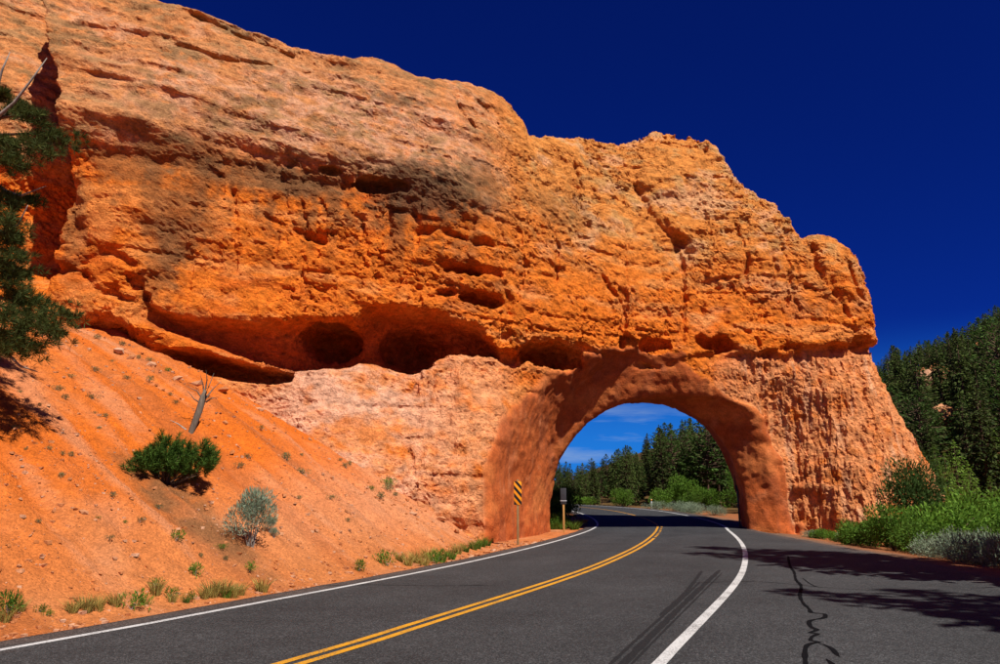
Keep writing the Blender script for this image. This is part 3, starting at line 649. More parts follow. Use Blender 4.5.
def finish_rock():
    v, nr, q = build_rock(); tick("subdiv"); print('rock verts', len(v), 'quads', len(q))
    x, y, z = v.T.astype(np.float32)
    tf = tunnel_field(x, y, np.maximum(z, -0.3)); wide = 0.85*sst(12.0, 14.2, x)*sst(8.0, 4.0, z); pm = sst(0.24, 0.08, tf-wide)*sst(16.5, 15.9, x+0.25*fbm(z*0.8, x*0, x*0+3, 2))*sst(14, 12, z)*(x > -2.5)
    zb = Z_BREAK(x); zl = Z_LEDGE(x); zf = Z_FLOOR(x); zc = Z_CEIL(x)
    dome = sst(fx(540, 120), fx(470, 120), x); up = sst(-0.4, 0.8, z-zb+0.5*fbm(x*0.6, y*0.6, z*0.6, 2))*dome
    low_r = sst(fx(690), fx(745), x)*sst(-0.2, 0.8, zl-z)
    apron = sst(fx(200, 400), fx(330, 400), x)*sst(1.5, -0.5, x)*sst(-0.1, 0.3, zf-z)
    # finer relief
    d = 0.06*fbm(x*1.5, y*1.5, z*2.4, 4, 0.6)
    rough_m = 0.25+0.75*sst(-0.25, 0.25, fbm(x*0.25, y*0.25, z*0.3, 2))
    wob = 0.35*pnoise(x*1.7, y*1.7, z*1.7)
    pan = sst(fx(72), fx(95), x)*sst(fx(215), fx(170), x)*sst(zf+1.5, zf+3.0, z)*0.6
    fv, fe = facet(x*2.1+wob, y*2.1, z*3.2+wob, 5); d += rough_m*(1-up*0.55)*(1-pan)*(1-0.8*low_r)*(0.065*fv-0.06*sst(0.09, 0, fe))
    fv, fe = facet(x*3.2+wob, y*2.0, z*0.75+wob, 8); d += low_r*(0.05*fv-0.05*sst(0.08, 0, fe))
    fv, fe = facet(x*4.6+wob, y*4.6, z*5.6+wob, 6); d += (0.3+0.7*rough_m)*(1-pan*0.5)*(1-0.4*up)*(1-0.3*low_r)*(0.042*fv-0.03*sst(0.15, 0, fe))
    rg = fbm(x*3.1, y*3.1, z*4.6, 2, 0.55, True); d -= 0.04*rough_m*np.clip(rg, 0, 1)
    d += low_r*(-0.10*fbm(x*4.2, y*3.0, z*0.45, 3, 0.6, True))
    smooth_d = 0.20*fbm(x*0.55, y*0.55, z*0.55, 3)+0.07*fbm(x*1.6, y*1.6, z*1.2, 3, 0.55, True)+0.025*fbm(x*4, y*4, z*4, 2)
    d = d*(1-pm)+smooth_d*pm
    v = v+nr*d[:, None]
    tick("disp")
    def mix(c, o, f): f = np.clip(f, 0, 1)[:, None]; return c*(1-f)+np.asarray(o, np.float32)*f
    n1 = fbm(x*0.30, y*0.30, z*0.45, 4); n2 = fbm(x*0.9, y*0.9, z*1.3, 4); n3 = fbm(x*2.5, y*2.5, z*3.5, 3)
    st = fbm(x*1.1, y*0.6, z*0.09, 4); bed = fbm(x*0.10, y*0.10, z*1.25+0.3*n1, 3)
    c = np.tile(np.array([0.61, 0.163, 0.020], np.float32), (len(x), 1))
    c = mix(c, (0.50, 0.115, 0.018), 0.8*sst(0.05, 0.4, n1+0.4*n2)); c = mix(c, (0.62, 0.27, 0.095), 0.5*sst(0.0, 0.3, bed+0.5*n2)); c = mix(c, (0.34, 0.10, 0.03), 0.4*sst(0.12, 0.4, st+0.35*n3)*sst(-0.2, 0.2, n1))
    c = mix(c, (0.66, 0.19, 0.02), 0.6*sst(0.0, 0.35, st)*sst(fx(210), fx(60), x))
    # upper dome: dusty pink and tan with lichen-dark patches
    pk = on_face(340, 135, 2.0); pf = sst(1.3, 0.4, np.hypot((x-pk[0])/8.0, (z-pk[2])/3.2)+0.6*n1)
    upc = np.tile(np.array([0.47, 0.205, 0.085], np.float32), (len(x), 1)); upc = mix(upc, (0.55, 0.31, 0.22), np.clip(0.85*pf*sst(-0.35, 0.15, n2+0.4*n3)+0.5*sst(0.05, 0.35, n1+0.3*n2), 0, 1)); upc = mix(upc, (0.34, 0.19, 0.095), 0.9*sst(0.0, 0.28, n2-0.3*n1)); upc = mix(upc, (0.22, 0.13, 0.065), 0.8*sst(0.06, 0.34, fbm(x*0.55+9, y*0.55, z*0.9, 5, 0.6))); upc = mix(upc, (0.58, 0.20, 0.06), 0.6*sst(0.1, 0.4, n3+0.6*n1))
    c = c*(1-up[:, None])+upc*up[:, None]
    # right tower: yellow-grey weathering near the top
    ol = (1-dome)*sst(on_face(700, 330)[2], on_face(700, 190)[2], z+2.5*n1+1.2*n2); c = mix(c, (0.53, 0.225, 0.062), 0.85*ol); c = mix(c, (0.40, 0.25, 0.11), 0.65*ol*sst(0.0, 0.3, n2+0.5*n1)); c = mix(c, (0.60, 0.33, 0.19), 0.7*ol*sst(0.05, 0.3, n1-0.3*n3))
    # desert varnish streaks
    v1 = sst(-0.1, 0.2, st+0.4*n2+0.5*n3)*sst(4.0, 0.2, np.abs(zb-0.9-z))*sst(fx(80), fx(110), x)*sst(fx(520), fx(430), x); c = mix(c, (0.17, 0.075, 0.032), 0.80*v1)
    dk = on_face(420, 190); v2 = sst(1.25, 0.45, np.hypot((x-dk[0])/2.6, (z-dk[2])/1.5)+0.7*n2+0.8*n3); c = mix(c, (0.085, 0.055, 0.035), 0.85*v2)
    for px, py, rx, rz, a in ((180,225,1.1,2.2,.6),(160,270,0.7,2.0,.55),(240,170,3.5,.8,.7),(120,165,1.5,.7,.6),(395,85,1.3,.4,.7),(565,200,2.2,1.5,.4),(480,180,1.6,1.5,.5),(75,215,.5,2.2,.55),(300,180,2.0,.7,.65)):
        k = on_face(px, py); c = mix(c, (0.13, 0.075, 0.040), a*sst(1.2, 0.5, np.hypot((x-k[0])/rx, (z-k[2])/rz)+0.7*n2+0.7*n3+0.5*st))
    # lower right flutes: pinker
    c = mix(c, (0.63, 0.265, 0.12), 0.95*low_r*sst(-0.6, 0.1, n2)); c = mix(c, (0.60, 0.34, 0.22), 0.75*low_r*sst(0.05, 0.35, fbm(x*2.2, y, z*0.35, 3)))
    c = mix(c, (0.56, 0.17, 0.04), 0.5*low_r*sst(0.1, 0.4, fbm(x*1.6+8, y, z*0.3, 3)))
    c = mix(c, (0.62, 0.285, 0.15), 0.9*apron*sst(-0.5, 0.1, n2)); c = mix(c, (0.60, 0.35, 0.265), 0.9*apron*sst(-0.3, 0.15, n1+0.4*n3)*sst(fx(480), fx(390), x)); c = mix(c, (0.58, 0.17, 0.03), 0.6*apron*sst(0.1, 0.35, n2-0.4*n1))
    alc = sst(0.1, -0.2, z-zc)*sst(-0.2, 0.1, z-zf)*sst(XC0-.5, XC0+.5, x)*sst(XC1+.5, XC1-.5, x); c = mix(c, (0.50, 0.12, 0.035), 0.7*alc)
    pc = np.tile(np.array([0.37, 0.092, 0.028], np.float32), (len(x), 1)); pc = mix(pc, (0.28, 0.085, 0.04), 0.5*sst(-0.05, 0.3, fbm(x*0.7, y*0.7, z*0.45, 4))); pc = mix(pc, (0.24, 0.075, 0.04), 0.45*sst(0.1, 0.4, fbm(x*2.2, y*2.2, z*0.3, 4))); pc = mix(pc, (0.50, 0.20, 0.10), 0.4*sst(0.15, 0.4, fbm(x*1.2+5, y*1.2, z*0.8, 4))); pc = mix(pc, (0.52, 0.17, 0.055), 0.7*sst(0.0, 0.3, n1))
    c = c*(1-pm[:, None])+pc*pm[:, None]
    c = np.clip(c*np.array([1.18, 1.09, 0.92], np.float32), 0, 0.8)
    root = thing('rock_arch', (8, 41, 0), 'massive orange sandstone fin pierced by a road tunnel arch, with shallow caves', 'rock arch')
    v = v-np.array([8, 41, 0], np.float32)
    # the shader reads object coordinates, so both parts share the root's origin
    fm = (pm[q].mean(1) > 0.5)
    link('cliff', submesh('cliff', v, q[~fm], c, False), M_ROCK, root)
    link('tunnel_surround', submesh('tunnel_surround', v, q[fm], c), M_PORTAL, root, label='smoothed dark red rock surround of the tunnel mouth')
    return root
ROCK = finish_rock()
tick('rock')

# ------------------------------------------------------------------ plant builders
def diamonds(p, d, length, width, rng, bend=0.0, n=None):
    """pointed leaf blades: p base, d direction; returns vertices and quads"""
    k = len(p); d = d/(np.linalg.norm(d, axis=1)[:, None]+1e-9); r = rng.normal(size=(k, 3)) if n is None else n
    s = np.cross(d, r); s /= np.linalg.norm(s, axis=1)[:, None]+1e-9
    L = np.broadcast_to(length, (k,))[:, None]; Wd = np.broadcast_to(width, (k,))[:, None]
    m = p+d*L*0.45; t = p+d*L; t = t+np.array([0, 0, -1.0])*bend*L
    v = np.stack([p, m+s*Wd/2, t, m-s*Wd/2], 1).reshape(-1, 3)
    return v, np.arange(4*k).reshape(k, 4)
def tube(pts, radii, seg=7):
    P = np.array(pts, float); t = np.gradient(P, axis=0); t /= np.linalg.norm(t, axis=1)[:, None]+1e-9
    up = np.array([0.3, 0.2, 0.93]) if abs(t[0, 2]) < 0.8 else np.array([1.0, 0.1, 0]); a = np.cross(t, up); a /= np.linalg.norm(a, axis=1)[:, None]; b = np.cross(t, a)
    th = np.arange(seg)*2*math.pi/seg; R = np.array(radii)[:, None, None]
    v = (P[:, None]+R*(np.cos(th)[None, :, None]*a[:, None]+np.sin(th)[None, :, None]*b[:, None])).reshape(-1, 3)
    n = len(P); I = np.arange(n*seg).reshape(n, seg); J = np.roll(I, -1, 1)
    q = np.stack([I[:-1], J[:-1], J[1:], I[1:]], -1).reshape(-1, 4)
    v = np.vstack([v, P[-1]]); tr = np.stack([I[-1], J[-1], np.full(seg, n*seg)], 1)
    return v, q, tr
class Geo:
    def __init__(s): s.v = []; s.q = []; s.t = []; s.n = 0
    def add(s, v, q=None, t=None):
        s.v.append(np.asarray(v, float))
        if q is not None and len(q): s.q.append(np.asarray(q)+s.n)
        if t is not None and len(t): s.t.append(np.asarray(t)+s.n)
        s.n += len(v); return s
    def tube(s, pts, rad, seg=7): return s.add(*tube(pts, rad, seg))
    def mesh(s, name, smooth=True):
        return mesh_np(name, np.vstack(s.v), quads=np.vstack(s.q) if s.q else None, tris=np.vstack(s.t) if s.t else None, smooth=smooth)
def conifer_meshes(seed, H=12.0, R=2.0, kind='fir', whorls=26, per=7, spr=11, leaf=0.55):
    rng = np.random.default_rng(seed); T = Geo(); C = Geo()
    lean = rng.normal(size=2)*0.012*H; zz = np.linspace(-0.5, H, 9); path = np.stack([lean[0]*(zz/H)**2, lean[1]*(zz/H)**2, zz], 1)
    r0 = 0.016*H+0.04; T.tube(path, r0*(1-zz/H*0.96).clip(0.03, 1.2), 7)
    P, D, Ln = [], [], []
    z0 = (0.10 if kind == 'fir' else 0.24)*H
    for w in range(whorls):
        f = (w+rng.random()*0.7)/whorls; z = z0+(H*0.99-z0)*f
        env = (1-f)**0.85*0.95+0.05 if kind == 'fir' else (math.sin(math.pi*min(1, 0.18+f*0.86))**0.7*0.9+0.08)
        nb = per if f < 0.8 else max(3, per-3)
        a0 = rng.random()*6.28
        for b in range(nb):
            if rng.random() < (0.10 if kind == 'fir' else 0.28): continue
            a = a0+b*6.283/nb+rng.normal()*0.3; L = R*env*(0.62+0.5*rng.random())
            el = (-0.30+0.55*f if kind == 'fir' else 0.0+0.45*f)+rng.normal()*0.12
            d = np.array([math.cos(a)*math.cos(el), math.sin(a)*math.cos(el), math.sin(el)])
            base = np.array([lean[0]*(z/H)**2, lean[1]*(z/H)**2, z]); tip = base+d*L+np.array([0, 0, 0.10*L if kind == 'fir' else 0.12*L])
            if L > 0.5: T.add(*tube([base, base+d*L*0.55, tip], [0.022*L+0.008, 0.014*L+0.006, 0.004], 3))
            n = max(3, int(spr*(0.4+0.6*L/R)))
            t = (0.22+0.8*rng.random(n)) if kind == 'fir' else (0.5+0.52*rng.random(n)); p = base+d*L*t[:, None]+np.array([0, 0, 0.1*L])*(t**2)[:, None]
            side = np.cross(d, [0, 0, 1]); sg = np.where(rng.random(n) < 0.5, -1, 1)
            dd = d*(0.5+0.5*rng.random(n))[:, None]+side*(sg*(0.3+0.7*rng.random(n)))[:, None]+rng.normal(size=(n, 3))*0.30+np.array([0, 0, -0.35 if kind == 'fir' else 0.08])
            P.append(p+rng.normal(size=(n, 3))*0.05*R*0.6); D.append(dd); Ln.append(leaf*(0.6+0.6*rng.random(n))*(0.55+0.45*(1-f)))
    n = 14; P.append(np.stack([np.full(n, lean[0]), np.full(n, lean[1]), H*(0.95+0.05*rng.random(n))], 1)); D.append(np.stack([rng.normal(size=n)*0.4, rng.normal(size=n)*0.4, np.ones(n)], 1)); Ln.append(np.full(n, leaf*0.7))
    P = np.vstack(P); D = np.vstack(D); Ln = np.concatenate(Ln); nrm = np.zeros_like(D); nrm[:, 2] = 1; nrm += rng.normal(size=D.shape)*0.7
    C.add(*diamonds(P, D, Ln, Ln*0.5, rng, 0.10, nrm))
    return T.mesh('conifer_trunk_%d' % seed), C.mesh('conifer_crown_%d' % seed, False)
PROTO = {}
def conifer(name, x, y, key, H, label, group, mat, sink=0.05, z=None, cat='tree'):
    if key not in PROTO:
        seed, kind, ratio, dens = key
        t, c = conifer_meshes(seed, 12.0, 12.0*ratio, kind, int(26*dens), 7, int(11*dens), 0.55)
        t.materials.append(M_BARK); c.materials.append(mat); PROTO[key] = (t, c)
    o = thing(name, (x, y, (gz(x, y) if z is None else z)-sink), label, cat, group, random.random()*6.28)
    s = H/12.0; o.scale = (s*random.uniform(0.9, 1.12), s*random.uniform(0.9, 1.12), s)
    link('trunk', PROTO[key][0], parent=o); link('crown', PROTO[key][1], parent=o); return o
FIRS = [(101, 'fir', 0.19, 1.45), (102, 'fir', 0.22, 1.4), (103, 'fir', 0.165, 1.5), (104, 'fir', 0.205, 1.3)]
PINES = [(111, 'pine', 0.21, 1.5), (112, 'pine', 0.25, 1.45), (113, 'pine', 0.18, 1.5)]
YOUNG = [(121, 'fir', 0.24, 1.15), (122, 'fir', 0.28, 1.1)]

def stone_verts(rng, flat=0.7):
    t = (1+5**0.5)/2
    v = np.array([(-1,t,0),(1,t,0),(-1,-t,0),(1,-t,0),(0,-1,t),(0,1,t),(0,-1,-t),(0,1,-t),(t,0,-1),(t,0,1),(-t,0,-1),(-t,0,1)], float)/1.9
    v = v*(0.7+0.55*rng.random((12, 1)))*np.array([1.15, 0.9, flat]); return v
ICO = np.array([(0,11,5),(0,5,1),(0,1,7),(0,7,10),(0,10,11),(1,5,9),(5,11,4),(11,10,2),(10,7,6),(7,1,8),(3,9,4),(3,4,2),(3,2,6),(3,6,8),(3,8,9),(4,9,5),(2,4,11),(6,2,10),(8,6,7),(9,8,1)])
# ------------------------------------------------------------------ forest
def scatter(n, pick, dist, tries=20000):
    pts = []
    for _ in range(tries):
        p = pick()
        if p is None: continue
        if all((p[0]-a[0])**2+(p[1]-a[1])**2 > dist*dist for a in pts):
            pts.append(p)
            if len(pts) >= n: break
    return pts
def forest():
    def pick_hill():
        x = random.uniform(27, 100); y = random.uniform(58, 150); px = 500+FPX*x/y*1.02
        return (x, y) if 866 < px < 1080 and x > 27+0.02*y else None
    OUT = [(958, 412, 84), (996, 346, 112), (930, 372, 104)]
    for i, (x, y) in enumerate(scatter(170, pick_hill, 2.7)):
        px = 500+FPX*x/y*1.02
        if any(abs(px-a) < 13 and d-16 < y < d+3 for a, b, d in OUT): continue
        H = random.uniform(7.5, 12.5)*(0.8 if y < 75 else 1.0)
        top = np.interp(px, [866, 890, 905, 920, 940, 960, 1000, 1080], [385, 366, 352, 352, 346, 342, 318, 290])-4
        H = min(H, max(3.0, at(px, top, y)[2]-gz(x, y)+random.uniform(-1.0, 0.6)))
        size = 'tall' if H > 10 else 'smaller'; where = 'at the foot of the hillside behind the thicket' if y < 74 else 'on the wooded hillside behind the end of the cliff'
        if random.random() < 0.75: conifer('fir_tree', x, y, random.choice(FIRS), H, '%s dark green fir %s' % (size, where), 'firs on the hillside behind the cliff end', M_FIR)
        else: conifer('pine_tree', x, y, random.choice(PINES), H, '%s lighter olive pine %s' % (size, where), 'pines on the hillside behind the cliff end', M_PINE)
    rg = np.random.default_rng(5)
    for a, b, d in OUT:
        p = at(a, b, d); x, y = p[0], p[1]; z = gz(x, y); g = Geo(); 
        for k in range(5):
            sv = stone_verts(rg, 1.1)*np.array([1.3, 1.2, 1.6])*rg.uniform(0.8, 1.3)+np.array([rg.normal()*1.1, rg.normal()*0.6, 0.9+0.5*k*0.4]); g.add(sv, None, ICO)
        o = link('rock_outcrop', g.mesh('outcrop', False), M_STONE); o.location = (x, y, max(z-0.3, p[2]-2.2)); o['label'] = 'bare orange rock outcrop among the firs on the hillside'; o['category'] = 'outcrop'; o['group'] = 'outcrops on the wooded hillside'
    # beyond the bend, seen through the arch
    def pick_arch():
        y = random.uniform(79.5, 118); px = random.uniform(515, 785); x = (px-500)/FPX*y/1.02
        return (x, y) if y > 80+max(0, 9-x)*0.10 else None
    for i, (x, y) in enumerate(scatter(105, pick_arch, 2.0)):
        px = 500+FPX*x/y*1.02
        top = np.interp(px, [540, 560, 575, 590, 600, 625, 645, 652, 660, 672, 680, 700, 740, 780], [466, 456, 466, 458, 452, 442, 452, 440, 426, 418, 424, 412, 414, 414])+abs(random.gauss(0, 7))
        zt = at(px, top, y)[2]; H = max(3.5, zt-gz(x, y))
        size = 'tall' if H > 8.5 else 'smaller'
        if random.random() < 0.6: conifer('fir_tree', x, y, random.choice(FIRS), H, '%s dark fir beyond the road bend, seen through the arch' % size, 'firs beyond the arch', M_FIR)
        else: conifer('pine_tree', x, y, random.choice(PINES), H, '%s round-crowned green pine beyond the road bend, seen through the arch' % size, 'pines beyond the arch', M_PINE)
    for x, y in scatter(26, lambda: (random.uniform(22, 50), random.uniform(119, 160)), 3.5):
        conifer('fir_tree', x, y, random.choice(FIRS), random.uniform(6, 8.5), 'small distant fir on the slope behind the forest seen through the arch', 'distant firs beyond the arch', M_FIR)
    # young trees in the gap right of the cliff
    for px, y, top in ((952, 47, 452), (933, 52, 470), (975, 48, 462), (996, 46, 476), (962, 58, 440), (1015, 50, 462), (985, 60, 436), (942, 60, 446), (912, 55, 472), (1004, 62, 430), (968, 44, 490), (990, 41, 498)):
        x = at(px, 520, y)[0]; H = at(px, top, y)[2]-gz(x, y); conifer('young_pine', x, y, random.choice(YOUNG), H, 'bushy bright green young pine between the cliff end and the hillside', 'young pines beside the cliff end', M_YOUNG)
    # tall conifers beside the pull-out whose shade falls across the asphalt
    for x, y, H in ((16.3, 15.9, 23.0), (14.9, 14.0, 21.0), (18.6, 14.2, 22.0), (20.6, 16.2, 21.0), (13.3, 4.9, 19.0), (15.6, 4.4, 20.0)):
        conifer('roadside_fir', x, y, FIRS[1 if H < 18 else 3], H, 'tall conifer beside the paved pull-out, throwing shade over the asphalt', 'tall conifers beside the pull-out', M_FIR)
forest(); tick('forest')

# ------------------------------------------------------------------ shrubs, bushes, tufts
def shrub_mesh(seed, R, H, n, leaf, wid, lobes=7, up=0.5, stems=8):
    rng = np.random.default_rng(seed); C = Geo(); T = Geo()
    lc = rng.normal(size=(lobes, 3))*np.array([0.45, 0.45, 0.22])*R; lc[:, 2] = H*(0.35+0.38*rng.random(lobes)); lr = R*(0.38+0.22*rng.random(lobes))
    k = rng.integers(0, lobes, n); d = rng.normal(size=(n, 3)); d /= np.linalg.norm(d, axis=1)[:, None]
    rad = lr[k]*(0.45+0.6*rng.random(n)**0.6); p = lc[k]+d*rad[:, None]*np.array([1, 1, 0.85]); p[:, 2] = np.abs(p[:, 2])
    dd = d*0.8+rng.normal(size=(n, 3))*0.45; dd[:, 2] += up
    L = leaf*(0.6+0.7*rng.random(n)); C.add(*diamonds(p, dd, L, L*wid, rng, 0.05))
    for i in range(stems):
        e = lc[i % lobes]+rng.normal(size=3)*0.1*R; T.add(*tube([[rng.normal()*0.06*R, rng.normal()*0.06*R, -0.08], e*0.5+np.array([0, 0, 0.05]), e], [0.02*R+0.006, 0.013*R+0.004, 0.003], 4))
    return C.mesh('foliage%d' % seed, False), T.mesh('stems%d' % seed)
SHR = {}
def shrub(name, loc, key, scale, label, cat, group, leafmat, stemmat=M_BARK):
    if key not in SHR:
        c, t = shrub_mesh(*key); c.materials.append(leafmat); t.materials.append(stemmat); SHR[key] = (c, t)
    o = thing(name, loc, label, cat, group, random.random()*6.28); o.scale = (scale[0], scale[0], scale[1]) if isinstance(scale, tuple) else (scale,)*3
    link('foliage', SHR[key][0], parent=o); link('stem', SHR[key][1], parent=o); return o
def right_side():
    W_ = (201, 1.0, 1.2, 3400, 0.12, 0.42, 11, 0.2, 9); W2 = (202, 1.0, 1.1, 3200, 0.12, 0.45, 8, 0.25, 9); W3 = (205, 0.9, 1.7, 3800, 0.12, 0.42, 12, 0.25, 9); SG = (203, 1.0, 0.85, 2800, 0.13, 0.22, 9, 0.9, 10); JU = (204, 1.0, 2.4, 7000, 0.11, 0.34, 16, 0.5, 8)
    def put(name, px, y, key, sc, label, cat, grp, mat):
        x = at(px, 530, y)[0]; return shrub(name, (x, y, gz(x, y)-0.05), key, sc, label, cat, grp, mat)
    put('juniper', 919, 36.5, JU, (1.25, 2.0), 'dense dark green juniper standing against the foot of the cliff end', 'juniper', None, M_PINE)
    for px, y, s in ((872, 34, 1.1), (893, 32, 1.25), (905, 36, 1.2), (914, 30.5, 1.2), (938, 33, 1.5), (958, 35, 1.7), (978, 36, 1.8), (1002, 35, 1.8), (940, 39, 1.6), (965, 41, 2.0), (990, 42, 2.1), (1020, 38, 2.0), (855, 36.5, 0.8), (925, 34.5, 1.2), (945, 36.5, 1.7), (985, 33, 1.4), (1012, 30, 1.4)):
        k = random.choice((W_, W2, W3)); put('willow_shrub', px, y, k, (s*random.uniform(0.75, 1.1), s*random.uniform(0.7, 1.25)), 'bright green leafy shrub in the thicket at the foot of the cliff end', 'shrub', 'green shrubs below the cliff end', M_LEAF)
    for px, y, s in ((944, 27.5, 0.85), (962, 27, 1.0), (984, 26, 1.05), (1003, 25, 1.1), (972, 29, 1.0), (1022, 24, 1.1), (930, 29, 0.7), (995, 28, 1.0)):
        put('sagebrush', px, y, SG, s, 'silvery sagebrush in front of the green thicket beside the pull-out', 'sagebrush', 'sagebrush beside the pull-out', M_SAGE)
    for px, y, s in ((812, 40.6, 0.42), (822, 40, 0.5), (835, 39.2, 0.48), (848, 38.5, 0.55), (862, 37.5, 0.7), (842, 37.5, 0.35)):
        put('low_shrub', px, y, random.choice((W_, W2, SG)), s, 'low shrub at the fluted foot of the rock right of the tunnel', 'shrub', 'low shrubs along the fluted rock foot', M_LEAF)
    # beyond the arch
    for x, y, s in ((16.0, 68, (0.9, 1.3)), (18.6, 72, (1.2, 1.9)), (15.3, 75.5, (1.2, 1.2)), (20.5, 66, (1.5, 1.9)), (22, 71, (1.6, 2.6)), (12.2, 79.5, (0.9, 1.6)), (8.4, 81, (1.3, 0.9)), (4.5, 81.5, (1.1, 1.2)), (18, 78, (1.3, 2.0)), (24.5, 67, (1.6, 2.6))):
        shrub('leafy_shrub', (x, y, gz(x, y)-0.05), random.choice((W_, W2, W3)), s, 'bright green bush at the outer edge of the bend beyond the arch', 'shrub', 'bushes along the bend beyond the arch', M_LEAF)
    for x, y, s in ((14.0, 64.5, 0.8), (15.0, 63.2, 0.9), (13.6, 70, 0.8), (16.4, 61.5, 0.8), (15.6, 66, 0.9)):
        shrub('sagebrush', (x, y, gz(x, y)-0.03), SG, s, 'pale sagebrush at the outer edge of the bend beyond the arch', 'sagebrush', 'sagebrush along the bend beyond the arch', M_SAGE)
    for x, y, s in ((3.6, 50.5, (1.1, 2.0)), (2.6, 48.0, (1.0, 1.6)), (4.0, 54.5, (1.2, 1.8)), (3.0, 45.6, (0.6, 0.8)), (3.6, 46.8, (0.5, 0.55))):
        shrub('leafy_shrub', (x, y, gz(x, y)-0.05), W_, s, 'deep green bush behind the left side of the tunnel mouth', 'shrub', 'bushes behind the left tunnel wall', M_LEAF)
right_side(); tick('right')

def needle_tufts(centers, dirs, n, length, width, rng, spread=0.75):
    k = len(centers); p = np.repeat(centers, n, 0); d = np.repeat(dirs, n, 0)+rng.normal(size=(k*n, 3))*spread
    L = length*(0.7+0.5*rng.random(k*n)); return diamonds(p, d, L, width, rng)
def bush_pine():
    rng = np.random.default_rng(51); g = ray_ground(163, 482); b = g.copy(); b[2] -= 0.05
    o = thing('bush_pine', b, 'dense bushy dark green pine with long needle tufts on the orange scree slope', 'pine bush')
    s = g[1]/FPX; W = 50*s; H = 35*s
    C, D = [], []
    for i in range(300):
        a = rng.random()*6.283; t = rng.random()**0.5; lump = 0.82+0.22*math.sin(3*a+1.1)+0.16*math.sin(5*a+t*4); r = W*t*lump
        top = H*(0.30+0.68*math.sqrt(max(0, 1-(0.95*t)**2)))*(0.72+0.4*rng.random()); z = H*0.02+(top-H*0.02)*(0.04+0.96*rng.random()**0.8)
        x = math.cos(a)*r; y = math.sin(a)*r*0.75; z += 0.16*x+0.1*W*math.cos(2*x/W*3)
        C.append((x, y, max(0.02, z))); D.append((math.cos(a)*t*0.7+rng.normal()*0.12, math.sin(a)*t*0.7, 0.8))
    C = np.array(C); D = np.array(D); D /= np.linalg.norm(D, axis=1)[:, None]; n = 90
    along = rng.random((len(C), n, 1))*0.26; p = (C[:, None]+D[:, None]*along).reshape(-1, 3); dd = np.repeat(D, n, 0)*0.75+rng.normal(size=(len(C)*n, 3))*0.55
    v, q = diamonds(p, dd, 0.13*(0.7+0.6*rng.random(len(p))), 0.013, rng); G_ = Geo().add(v, q); link('needles', G_.mesh('bush_needles', False), M_BUSHPINE, o)
    T = Geo()
    for c in C[::7]: T.add(*tube([[rng.normal()*0.05, rng.normal()*0.05, -0.15], c*np.array([0.55, 0.55, 0.35]), c], [0.022, 0.014, 0.005], 4))
    link('branch', T.mesh('bush_branches'), M_BARK, o)
bush_pine()
def sage_bush():
    g = ray_ground(250, 548); s = g[1]/FPX
    sm = (211, 1.0, 2.1, 3400, 0.15, 0.2, 11, 1.2, 14)
    shrub('sage_bush', (g[0], g[1], g[2]-0.08), sm, (25*s, 30*s), 'upright silvery grey-green sage bush on the lower scree slope', 'sage bush', None, M_SAGE, M_DEAD)
    for px, py, k in ((270, 532, 0.32), (274, 540, 0.22)):
        g = ray_ground(px, py); shrub('sage_sprig', (g[0], g[1], g[2]-0.02), sm, (k*0.5, k*0.6), 'small silvery sprig beside the upright sage bush', 'sage sprig', 'sprigs beside the sage bush', M_SAGE, M_DEAD)
sage_bush()
def dead_stump():
    rng = np.random.default_rng(61); g = ray_ground(190, 436); s = g[1]/FPX
    o = thing('dead_stump', g, 'leaning grey dead stump with splayed bare roots above the bushy pine', 'stump'); P = lambda px, py, dy=0: at(px, py, g[1]+dy)-g
    T = Geo().tube([P(186, 446), P(193, 427, .1), P(199, 411, .15), P(203, 398, .2), P(205, 390, .2)], [0.075, 0.085, 0.095, 0.09, 0.03], 9); link('trunk', T.mesh('stump_trunk'), M_STUMP, o)
    for a, b, c in (((203, 400), (197, 391), (186, 386)), ((204, 396), (203, 384), (200, 374)), ((205, 396), (209, 386), (214, 373)), ((204, 397), (207, 380), (206, 370)), ((206, 402), (212, 398), (219, 397)), ((202, 404), (194, 399), (187, 390)), ((206, 398), (213, 389), (221, 381))):
        t = Geo().tube([P(*a, .2), P(*b, .2+rng.normal()*.15), P(*c, .2+rng.normal()*.35)], [0.03, 0.016, 0.004], 5); link('root', t.mesh('stump_root'), M_STUMP, o)
    t = Geo().tube([P(186, 430, .05), P(178, 424), P(170, 420, -.2)], [0.03, 0.018, 0.005], 4); link('root', t.mesh('stump_root'), M_DEAD, o)
dead_stump()
